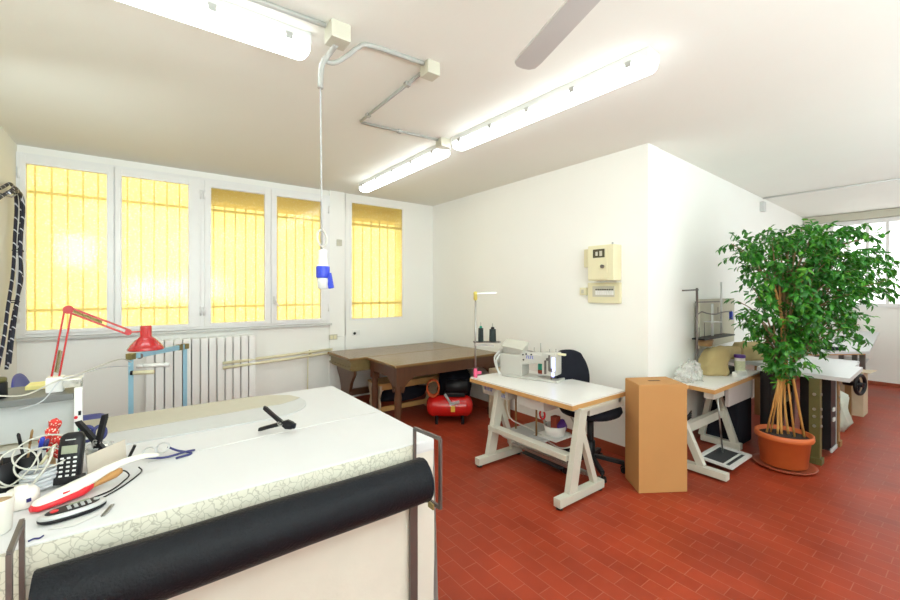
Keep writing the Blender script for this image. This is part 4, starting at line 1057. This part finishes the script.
# ------------------------------------------------------------------ office chair
root = thing('office_chair', 'black office swivel chair tucked behind the sewing table', 'chair', (3.30, 2.28, 0))
cx, cy = 3.29, 2.25
loops = []
for rr, z in ((.19, .50), (.245, .515), (.262, .545), (.255, .575), (.22, .588)):
    loops.append([(cx+rr*1.0*math.copysign(abs(math.cos(a))**.8, math.cos(a)), cy+rr*math.copysign(abs(math.sin(a))**.8, math.sin(a)), z) for a in [2*PI*k/36 for k in range(36)]])
MB().loft(loops).build('seat', 'blackfab', root)
bd = V((.30, .95, 0)).normalized(); bn = V((-bd.y, bd.x, 0)); bc = V((cx, cy, 0))+bd*.31
def bk(u, v):
    w = (u-.5)*.44*(1-.30*v**3)*(1-.15*(1-v)**4)
    z = .66+.385*v*(1-.10*abs((u-.5)*2)**3)
    return bc+bn*w+bd*(.02+.06*v-.10*abs((u-.5)*2)**2*.5)+V((0, 0, z))
MB().grid(bk, 16, 14).build('backrest', 'blackfab', root, solid=.045)
MB().tube(smooth_path([V((cx, cy, .485))+bd*.10, V((cx, cy, .485))+bd*.28, V((cx, cy, .60))+bd*.36, V((cx, cy, .85))+bd*.365]), .02).build('back_support', 'black', root)
MB().box((cx, cy, .485), (.20, .16, .03), rz=.9).build('seat_plate', 'black', root)
MB().cyl((cx, cy, .12), (cx, cy, .48), .03).build('column', 'black', root)
MB().cyl((cx, cy, .08), (cx, cy, .26), .042).build('hub', 'black', root)
for k in range(5):
    a = math.radians(-54)+2*PI*k/5; d = V((math.cos(a), math.sin(a), 0)); c0 = V((cx, cy, 0))
    lg = MB().bar(c0+d*.03+V((0, 0, .125)), c0+d*.29+V((0, 0, .085)), .04, .035, bev=.006).build('leg', 'black', root)
    sd = V((-d.y, d.x, 0)); q = c0+d*.285
    m = MB(); m.cyl(q+sd*.012+V((0, 0, .028)), q+sd*.03+V((0, 0, .028)), .028, seg=14); m.cyl(q-sd*.03+V((0, 0, .028)), q-sd*.012+V((0, 0, .028)), .028, seg=14); m.cyl(q+V((0, 0, .028)), q+V((0, 0, .09)), .01, seg=8); m.build('caster', 'black', lg)

# ------------------------------------------------------------------ tall cardboard box
root = thing('cardboard_box', 'tall brown cardboard box with a slot in its top, on the red floor', 'box', (3.37, 1.73, 0))
bx = [(3.195, 1.735), (3.54, 1.515), (3.71, 1.765), (3.37, 1.955)]
MB().prism(bx, .002, .875, bev=.003).build('carton_body', 'card', root)
c4 = V((sum(p[0] for p in bx)/4, sum(p[1] for p in bx)/4, 0))
MB().box((c4.x, c4.y, .8765), (.10, .028, .002), rz=math.atan2(1.52-1.725, .32)).build('slot', 'carddark', root)
MB().prism([(3.20, 1.737), (3.537, 1.521), (3.705, 1.765), (3.37, 1.95)], .875, .879).build('top_flap', 'card', root)
m = MB(); m.box((c4.x, c4.y, .8805), (.10, .028, .001), rz=math.atan2(1.52-1.725, .32)); m.build('slot', 'carddark', root)

# ------------------------------------------------------------------ second sewing table
root = thing('sewing_table', 'second white sewing table with plywood edge, behind the cardboard box', 'table', (4.7, 1.75, 0))
poly = [(4.09, 1.52), (5.38, 1.545), (5.38, 1.96), (3.84, 1.945), (4.12, 1.74)]
MB().prism(poly, .748, .762).build('tabletop', 'topwhite', root)
MB().prism([(4.085, 1.515), (5.385, 1.54), (5.385, 1.965), (3.83, 1.95), (4.112, 1.74)], .712, .7475).build('plywood_edge', 'edgewood', root)
for x, a0_, a1_, b0_, b1_ in ((3.98, 1.58, 1.88, 1.91, 1.84), (4.86, 1.62, 1.84, 1.93, 1.84)):
    MB().b2(x-.035, x+.035, 1.375 if x < 4.2 else 1.56, 1.93, .02, .08, bev=.005).build('foot', 'frame', root)
    MB().bar((x, a0_, .075), (x+.02, a1_, .712), .06, .055, up=(1, 0, 0), bev=.004).build('leg', 'frame', root)
    MB().bar((x, b0_, .075), (x+.02, b1_, .60), .055, .05, up=(1, 0, 0), bev=.004).build('leg', 'frame', root)
MB().bar((4.0, 1.74, .36), (4.87, 1.74, .36), .05, .08).build('cross_beam', 'frame', root)
MB().b2(4.12, 4.36, 1.535, 1.62, .655, .711, bev=.004).build('drawer', 'machw', root)
MB().b2(4.50, 5.15, 1.55, 1.58, .52, .705, bev=.004).build('side_panel', 'greybox', root)
pd = MB().box((4.40, 1.55, .06), (.42, .24, .012), R=Matrix.Rotation(.06, 4, 'X'), bev=.003).build('pedal', 'pedal', root)
m = MB(); m.bar((4.16, 1.42, .065), (4.64, 1.42, .065), .035, .02); m.bar((4.16, 1.68, .08), (4.64, 1.68, .08), .03, .02); m.bar((4.17, 1.42, .065), (4.17, 1.68, .08), .03, .02); m.bar((4.63, 1.42, .065), (4.63, 1.68, .08), .03, .02); m.bar((4.17, 1.48, .072), (4.63, 1.48, .072), .015, .01); m.build('pedal_rim', 'lgrey', pd)
MB().cyl((4.50, 1.60, .07), (4.46, 1.64, .71), .008, seg=8).build('pedal_rod', 'steel', root)
m = MB()
for k in range(4): m.tube(smooth_path([(4.06+k*.03, 1.90, .68), (4.02, 1.80+k*.02, .45-k*.03), (4.12, 1.85, .32), (4.3, 1.8, .40+k*.02)]), .006, seg=6)
m.build('cable', 'black', root)
# black motor/crate clutter under tables
o = MB().b2(4.95, 5.35, 1.62, 1.92, .002, .60, bev=.02).build('black_crate', 'blackfab'); tag(o, 'black fabric crate under the second sewing table', 'crate')
# covered machine
root = thing('covered_sewing_machine', 'sewing machine under a crumpled beige cloth cover on the second sewing table', 'sewing machine', (4.8, 1.8, .763))
def cov(c, R, zs, n=40, wob=.02, seed=0):
    lps = []
    for z, sx, sy, ox in zs:
        lp = []
        for k in range(n):
            a = 2*PI*k/n
            x = sx*math.copysign(abs(math.cos(a))**.55, math.cos(a))+ox; y = sy*math.copysign(abs(math.sin(a))**.55, math.sin(a))
            p = V((x, y, z)); p += noise.noise_vector(p*9+V((seed, 0, 0)))*wob+noise.noise_vector(p*24+V((seed, 3, 0)))*wob*.75
            p.z = max(p.z, .001)
            lp.append(R @ p+V(c))
        lps.append(lp)
    return MB().loft(lps)
cov((4.80, 1.80, .7635), Matrix.Rotation(-.45, 3, 'Z'), [(.002, .135, .11, -.01), (.03, .132, .107, -.005), (.06, .13, .105, 0), (.09, .13, .105, 0), (.12, .13, .105, .0), (.15, .13, .102, .01), (.18, .13, .10, .02), (.21, .128, .098, .035), (.245, .12, .09, .05), (.268, .09, .06, .06), (.275, .05, .03, .06)], seed=1).build('pillar_cover', 'wrap', root)
cov((5.10, 1.80, .7635), Matrix.Rotation(-.2, 3, 'Z'), [(.135, .20, .05, 0), (.16, .22, .075, 0), (.20, .22, .08, 0), (.24, .21, .07, 0), (.26, .17, .03, 0)], seed=3).build('arm_cover', 'wrap', root)
MB().box((4.98, 1.72, .80), (.16, .10, .07), rz=-.3, bev=.006).build('machine_base', 'black', root)
# plastic bag
o = cov((4.24, 1.80, .7635), Matrix.Rotation(-.1, 3, 'Z'), [(.002, .15, .085, 0), (.04, .16, .08, 0), (.08, .15, .075, .01), (.12, .12, .06, .03), (.16, .09, .04, .05), (.19, .04, .02, .07)], wob=.04, seed=5).build('plastic_bag', 'pbag'); tag(o, 'crumpled clear plastic bag left of the beige covered machine', 'plastic bag')
# tub
root = thing('white_tub', 'white tub with purple lid and label on the second sewing table', 'tub', (5.1, 1.62, .763))
tx, ty = 5.03, 1.63
MB().lathe([(.045, 0), (.048, .004), (.048, .175), (.044, .178)], (tx, ty, .763), 24).build('tub_body', 'tubw', root)
MB().lathe([(.0486, .04), (.0486, .14)], (tx, ty, .763), 24, cap=False).build('tub_label', 'tubl', root)
MB().lathe([(.051, .172), (.053, .176), (.053, .197), (.048, .203), (0, .203)], (tx, ty, .763), 24).build('lid', 'purple', root)
o = MB().box((4.93, 1.60, .785), (.20, .05, .042), rz=-.1, bev=.003).build('white_carton', 'tubw'); tag(o, 'small white carton lying left of the tub with purple lid', 'box')
# thread rack behind
root = thing('thread_rack', 'steel thread rack with side arms against the right wall behind the covered machine', 'thread stand', (4.7, 1.85, .763))
MB().cyl((4.52, 1.84, .763), (4.52, 1.84, 1.67), .011).build('pole', 'dsteel', root)
MB().bar((4.53, 1.84, 1.652), (4.26, 1.86, 1.645), .025, .014).build('top_arm', 'dsteel', root)
MB().bar((4.52, 1.85, 1.525), (5.10, 1.85, 1.52), .02, .012).build('cross_arm', 'dsteel', root)
m = MB(); m.tube(smooth_path([(4.52, 1.85, 1.38), (4.65, 1.85, 1.42), (4.8, 1.85, 1.40), (5.0, 1.85, 1.385), (5.2, 1.85, 1.40), (5.46, 1.85, 1.405)]), .007); m.build('cross_arm', 'dsteel', root)
MB().b2(4.55, 5.35, 1.78, 1.90, 1.135, 1.15).build('spool_tray', 'black', root)
MB().cyl((4.95, 1.86, 1.15), (4.95, 1.86, 1.50), .012).build('centre_post', 'lgrey', root)
MB().lathe([(.09, 0), (.09, .006)], (4.95, 1.86, 1.30), 20).build('spool_disc', 'lgrey', root)
m = MB(); m.cyl((4.75, 1.86, 1.15), (4.75, 1.86, 1.30), .004, seg=6); m.cyl((4.62, 1.86, 1.15), (4.62, 1.86, 1.26), .004, seg=6); m.cyl((5.1, 1.86, 1.385), (5.1, 1.86, 1.46), .004, seg=6); m.build('spool_pin', 'dsteel', root)
MB().cyl((5.30, 1.90, 1.15), (5.30, 1.90, 1.74), .011).build('rear_pole', 'lgrey', root)
root = thing('wicker_basket', 'small brown basket hanging below the thread rack tray', 'basket', (4.7, 1.85, 1.05))
MB().lathe([(.05, 0), (.07, .005), (.085, .07), (.08, .07), (.065, .012), (0, .01)], (4.75, 1.86, 1.055), 20, cap=False).build('basket_body', 'brownrod', root)
o = MB().box((5.33, 1.955, 1.28), (1.08, .025, .54), rz=.03, bev=.006).wobble(.006, 4, 2).build('pale_panel', 'wrap2'); tag(o, 'cream covered panel leaning on the wall behind the thread rack', 'panel')
root = thing('blue_clip', 'blue plastic clip hanging at the right of the thread rack', 'clip', (5.5, 1.9, 1.35))
m = MB(); m.bar((5.44, 1.85, 1.398), (5.42, 1.84, 1.31), .03, .03); m.build('clip_body', 'plugblue', root); MB().tube(circle((5.49, 1.85, 1.36), .04, 20, (.3, -1, 0)), .008, closed=True).build('clip_ring', 'cableg', root)

# ------------------------------------------------------------------ third table on olive legs
TZ3 = .85
root = thing('machine_table', 'pale grey topped machine table on olive metal legs behind the plant', 'table', (5.65, 1.4, 0))
MB().prism([(5.10, .80), (5.95, .835), (5.95, .90), (6.22, .90), (6.22, 1.95), (5.42, 1.95), (5.42, 1.52), (5.10, 1.50)], TZ3-.04, TZ3, bev=.003).build('tabletop', 'toplgrey', root)
for x, mm in ((5.11, 'olive'), (5.86, 'brownrod')):
    lg = MB().b2(x-.03, x+.05, 1.0, 1.08, .03, TZ3-.04, bev=.003).build('leg', mm, root)
    MB().b2(x-.04, x+.06, .985, 1.45, 0, .06, bev=.004).build('foot', mm, root)
    MB().b2(x-.03, x+.05, 1.38, 1.44, .06, TZ3-.04, bev=.003).build('leg', 'black', root)
    m = MB()
    for z in (.36, .45, .52, .66): m.cyl((x+.01, 1.0, z), (x+.01, .992, z), .014, seg=10)
    for z in (.36, .45, .52, .66): m.cyl((x-.03, 1.04, z), (x-.037, 1.04, z), .014, seg=10)
    m.build('bolt', 'steel', lg)
MB().b2(5.10, 5.88, 1.385, 1.43, .42, .50).build('cross_beam', 'olive', root)
cbx = MB().b2(5.40, 5.60, .98, 1.22, .06, .78, bev=.006).build('control_cabinet', 'black', root)
m = MB()
for z in (.36, .46): m.b2(5.46, 5.53, .97, .981, z-.018, z+.018)
m.build('socket_plate', 'lgrey', cbx)
m = MB(); m.b2(5.39, 5.61, .97, .985, .05, .09); m.b2(5.59, 5.60, .974, .985, .05, .78); m.build('cabinet_edge', 'grey', cbx)
MB().b2(5.20, 5.84, 1.46, 1.50, .10, .80).build('back_panel', 'black', root)
root = thing('covered_machine_head', 'beige cloth covered machine head on the pale grey table, half hidden by leaves', 'sewing machine', (5.7, 1.65, TZ3))
cov((5.66, 1.70, TZ3+.001), Matrix.Rotation(-.4, 3, 'Z'), [(.002, .26, .12, 0), (.06, .26, .12, 0), (.12, .24, .11, -.01), (.17, .19, .08, -.03), (.20, .10, .04, -.05)], wob=.03, seed=8).build('cloth_cover', 'wrap', root)
# fourth table with handwheel
root = thing('machine_table', 'low grey machine table with a black handwheel beyond the olive legged table', 'table', (6.9, 1.5, 0))
MB().b2(6.40, 7.35, 1.06, 1.98, .70, .735, bev=.003).build('tabletop', 'toplgrey', root)
for x, y in ((6.5, 1.15), (7.25, 1.15), (6.5, 1.9), (7.25, 1.9)): MB().b2(x-.03, x+.03, y-.03, y+.03, 0, .70).build('leg', 'brownrod', root)
m = MB()
m.tube(circle((6.95, 1.0, .50), .115, 28, (.25, 1, 0)), .02, closed=True)
for k in range(3):
    a = 2*PI*k/3; m.bar((6.95, 1.0, .50), (6.95+.11*math.cos(a), 1.0-.03*math.cos(a), .50+.11*math.sin(a)), .02, .02)
m.cyl((6.94, .97, .5), (6.97, 1.15, .5), .03)
m.build('handwheel', 'black', root)
o = cov((6.55, 1.13, .0), Matrix.Identity(3), [(.002, .10, .08, 0), (.1, .13, .10, 0), (.25, .13, .10, 0), (.38, .11, .08, 0), (.45, .05, .04, 0)], wob=.05, seed=11).build('plastic_sack', 'bagpat'); tag(o, 'white plastic sack with green print on the floor beyond the machine tables', 'bag')
root = thing('shipping_carton', 'tan carton next to the black handwheel', 'box', (7.6, 1.2, 0))
MB().b2(7.45, 7.75, 1.04, 1.40, .0, .58, bev=.004).build('carton_body', 'beigefab', root)
MB().prism([(7.45, 1.04), (7.75, 1.04), (7.80, .96), (7.45, .98)], .575, .58).build('carton_flap', 'beigefab', root)
# far tilted table
root = thing('drafting_table', 'pale table with gently sloping board under the far window', 'table', (8.8, 1.6, 0))
MB().loft([[(7.70, 1.60, .72), (8.46, 1.12, .72), (8.46, 1.12, .755), (7.70, 1.60, .755)], [(9.9, 1.62, .905), (9.95, 1.20, .90), (9.95, 1.20, .935), (9.9, 1.62, .94)]], smooth=False).build('sloping_board', 'toplgrey', root)
MB().prism([(7.72, 1.62), (8.44, 1.16), (8.5, 1.2), (7.76, 1.66)], .700, .718).build('front_edge', 'edgewood', root)
for x, y, h in ((8.52, 1.20, .70), (8.0, 1.6, .70), (9.3, 1.40, .84), (9.3, 1.56, .84)): MB().b2(x-.03, x+.03, y-.03, y+.03, 0, h).build('leg', 'dsteel', root)
MB().prism([(7.85, 1.62), (8.5, 1.22), (9.7, 1.28), (9.7, 1.58)], .48, .50).build('lower_shelf', 'grey', root)
o = MB().box((8.15, 1.50, .785), (.30, .22, .03), rz=-.4, bev=.01).wobble(.008, 12).build('folded_cloth', 'blackfab'); tag(o, 'folded dark cloth on the sloping far table', 'cloth')
o = MB().box((8.45, 1.38, .515), (.5, .20, .025), rz=-.3, bev=.004).build('yellow_folder', 'yellow'); tag(o, 'yellow green folder on the shelf under the sloping table', 'folder')

# ------------------------------------------------------------------ potted ficus
px, py = 4.79, 1.20
root = thing('plant_pot', 'large terracotta plastic pot on the red floor', 'pot', (px, py, 0))
bpy.data.objects.remove(root)
root = thing('potted_ficus', 'large leafy ficus tree in a terracotta pot with bamboo stakes', 'plant', (px, py, 0))
MB().lathe([(.165, .026), (.175, .032), (.198, .262), (.217, .268), (.224, .283), (.221, .318), (.21, .324), (.202, .314), (.19, .28), (.0, .28)], (px, py, 0), 40, cap=False).build('pot', 'terra', root)
MB().lathe([(.165, .004), (.215, .008), (.245, .028), (.241, .032), (.21, .018), (.0, .016)], (px, py, 0), 36, cap=False).build('saucer', 'base', root)
o = MB().lathe([(.197, .285), (.12, .297), (0, .30)], (px, py, 0), 30, cap=False).build('soil', 'soil', root)
rt = V((.803, -.596, 0)); fw = V((.596, .803, 0))   # plant's own spread axes
C0 = V((px, py, 0))
for (b, t_, r_, h) in ((-.12, -.015, .009, .98), (-.08, -.03, .008, .95), (.125, .045, .011, 1.35), (.035, .03, .009, 1.4)):
    MB().tube([C0+rt*b+fw*(.05 if b < 0 else -.08)+V((0, 0, .30)), C0+rt*(b+t_)/2+V((0, 0, .30+h*.4)), C0+rt*t_+V((0, 0, .30+h*.75))], r_, seg=8).build('stake', 'bamboo', root)
rng = random.Random(3)
for i, (b, t_, r_) in enumerate(((-.02, .0, .012), (.045, .015, .010), (-.055, -.01, .009))):
    MB().tube(smooth_path([C0+rt*b+V((0, 0, .30)), C0+rt*(b*.6)+fw*.02+V((0, 0, .6)), C0+rt*t_+V((0, 0, .95)), C0+rt*(t_*2)+V((0, 0, 1.3)), C0+rt*(t_*4+(-.1, .12, .0)[i])+V((0, 0, 1.75))]), r_, seg=8).build('trunk', 'bamboo', root)
# crown made of overlapping leafy masses (offsets in the plant's own frame: along rt, along fw, height)
BL = [(-.02, .0, 1.20, .24, .22, .14, 130), (-.08, -.02, 1.0, .14, .14, .12, 70), (.09, .05, 1.94, .40, .40, .33, 460), (.50, .05, 1.90, .43, .40, .34, 450), (-.27, .05, 2.07, .20, .22, .15, 110), (-.03, .0, 1.42, .30, .33, .32, 260), (.30, .0, 1.36, .33, .32, .30, 330), (.00, -.05, 1.05, .20, .20, .17, 110), (.74, .0, 1.74, .24, .24, .22, 150), (-.27, .0, 1.58, .15, .2, .22, 45), (.12, -.1, 1.66, .5, .3, .25, 260), (.55, 0, 1.45, .16, .2, .12, 50), (-.02, 0, .93, .12, .12, .09, 35), (.34, .0, 2.17, .42, .3, .13, 150)]
lb = bmesh.new(); br = MB()
def leaf(bm, p, d, n, L, W):
    s = d.cross(n).normalized(); n = s.cross(d).normalized()
    q = [p, p+d*L*.35+s*W-n*.006, p+d*L*.75+s*W*.55-n*.012, p+d*L-n*.022, p+d*L*.75-s*W*.55-n*.012, p+d*L*.35-s*W-n*.006]
    m1, m2 = p+d*L*.35, p+d*L*.75-n*.004
    vs = [bm.verts.new(x) for x in q]; a = bm.verts.new(m1); b = bm.verts.new(m2)
    for f in ((vs[0], vs[1], a), (vs[1], vs[2], b, a), (vs[2], vs[3], b), (vs[3], vs[4], b), (vs[4], vs[5], a, b), (vs[5], vs[0], a)):
        bm.faces.new(f).smooth = True
base = C0+V((0, 0, 1.25))
for (a, f_, z, ra, rf, rz_, n) in BL:
    bc_ = C0+rt*a+fw*f_+V((0, 0, z))
    ntw = max(3, int(n*2.3)//9)
    for i in range(ntw):
        while True:
            q = V((rng.uniform(-1, 1), rng.uniform(-1, 1), rng.uniform(-1, 1)))
            if .25 < q.length < 1: break
        q = q*(.55+.45*rng.random())/max(q.length, .6) if q.length < .6 else q
        p = bc_+rt*q.x*ra+fw*q.y*rf+V((0, 0, q.z*rz_))
        out = (p-(C0+V((0, 0, z-.2)))).normalized()
        tw = (out+V((rng.uniform(-.6, .6), rng.uniform(-.6, .6), rng.uniform(-.7, .3)))).normalized()
        if i % 5 == 0:
            s0 = C0+V((0, 0, max(.95, z-.45)))+rt*a*.25
            br.tube(smooth_path([s0, s0*.45+p*.55+V((0, 0, .08)), p], 4), [.007*(1-k/9)+.002 for k in range(9)], seg=5)
        for k in range(9):
            lp = p+tw*(k-4)*.022+V((0, 0, -.002*(k-4)**2))
            ld = (tw*.5+V((rng.uniform(-1, 1), rng.uniform(-1, 1), rng.uniform(-1.3, .15)))).normalized()
            ln = (V((rng.uniform(-.6, .6), rng.uniform(-.6, .6), 1))+out*.5)
            if abs(ld.dot(ln.normalized())) > .95: ln = V((1, 0, .2))
            leaf(lb, lp, ld, ln, rng.uniform(.050, .082), rng.uniform(.0135, .021))
br.build('branch', 'branch', root)
for v in lb.verts: v.co -= C0
me = bpy.data.meshes.new('foliage'); lb.to_mesh(me); lb.free(); me.materials.append(M['leaf'])
fo = bpy.data.objects.new('foliage', me); COL.objects.link(fo); fo.parent = root

# ------------------------------------------------------------------ light, camera
def area(loc, tx, ty, p, sx, sy, col=(.80, .95, 1.0), spread=PI):
    la = bpy.data.lights.new('unseen_fill_lamp', 'AREA'); la.shape = 'RECTANGLE'; la.size = sx; la.size_y = sy; la.energy = p; la.color = col; la.spread = spread
    lo = bpy.data.objects.new('unseen_fill_lamp', la); COL.objects.link(lo); lo.location = loc; lo.rotation_euler = (tx, ty, 0)
    return lo
# added fill lamps out of view: upward ceiling bounce, then downlights
area((.6, -1.5, 1.7), PI-.36, -.05, 125, 2.2, .9)
area((4.6, -1.5, 1.2), PI-.1, .1, 62, 2.2, .9)
area((8.2, -1.2, .9), PI-.1, 0, 22, 1.8, .9)
area((1.2, -1.2, 3.0), 0, 0, 22, 1.8, .3)
area((4.9, -.8, 3.0), 0, 0, 7, .3, 1.8)
lo = area((-.9, 3.3, 2.2), 0, 0, 9, .6, .45)  # added unseen fill for the dim wall and radiator under the windows
lo.rotation_euler = V((.38, .9, -.25)).to_track_quat('-Z', 'Y').to_euler()
area((7.45, -.5, 3.0), 0, 0, 12, .3, 1.6)  # stands for the unseen lamp that brightens the far right ceiling
wd = bpy.data.worlds.new('World'); SC.world = wd; wd.use_nodes = True
bg = wd.node_tree.nodes['Background']; bg.inputs['Color'].default_value = (1, .98, .95, 1); bg.inputs['Strength'].default_value = 2.0
cam = bpy.data.cameras.new('camera'); co = bpy.data.objects.new('camera', cam); COL.objects.link(co); SC.camera = co
cam.sensor_width = 36; cam.lens = 36*407/900; cam.shift_y = -10/900*1.0
co.location = (0, 0, 1.65); co.rotation_euler = (PI/2, 0, -math.radians(36.6)); cam.clip_start = .05
SC.view_settings.view_transform = 'Standard'; SC.view_settings.look = 'None'
SC.view_settings.exposure = 0.45; SC.view_settings.gamma = 1.0
SC.cycles.use_denoising = True
SC.cycles.max_bounces = 10; SC.cycles.diffuse_bounces = 6; SC.cycles.transparent_max_bounces = 16
SC.cycles.sample_clamp_indirect = 6
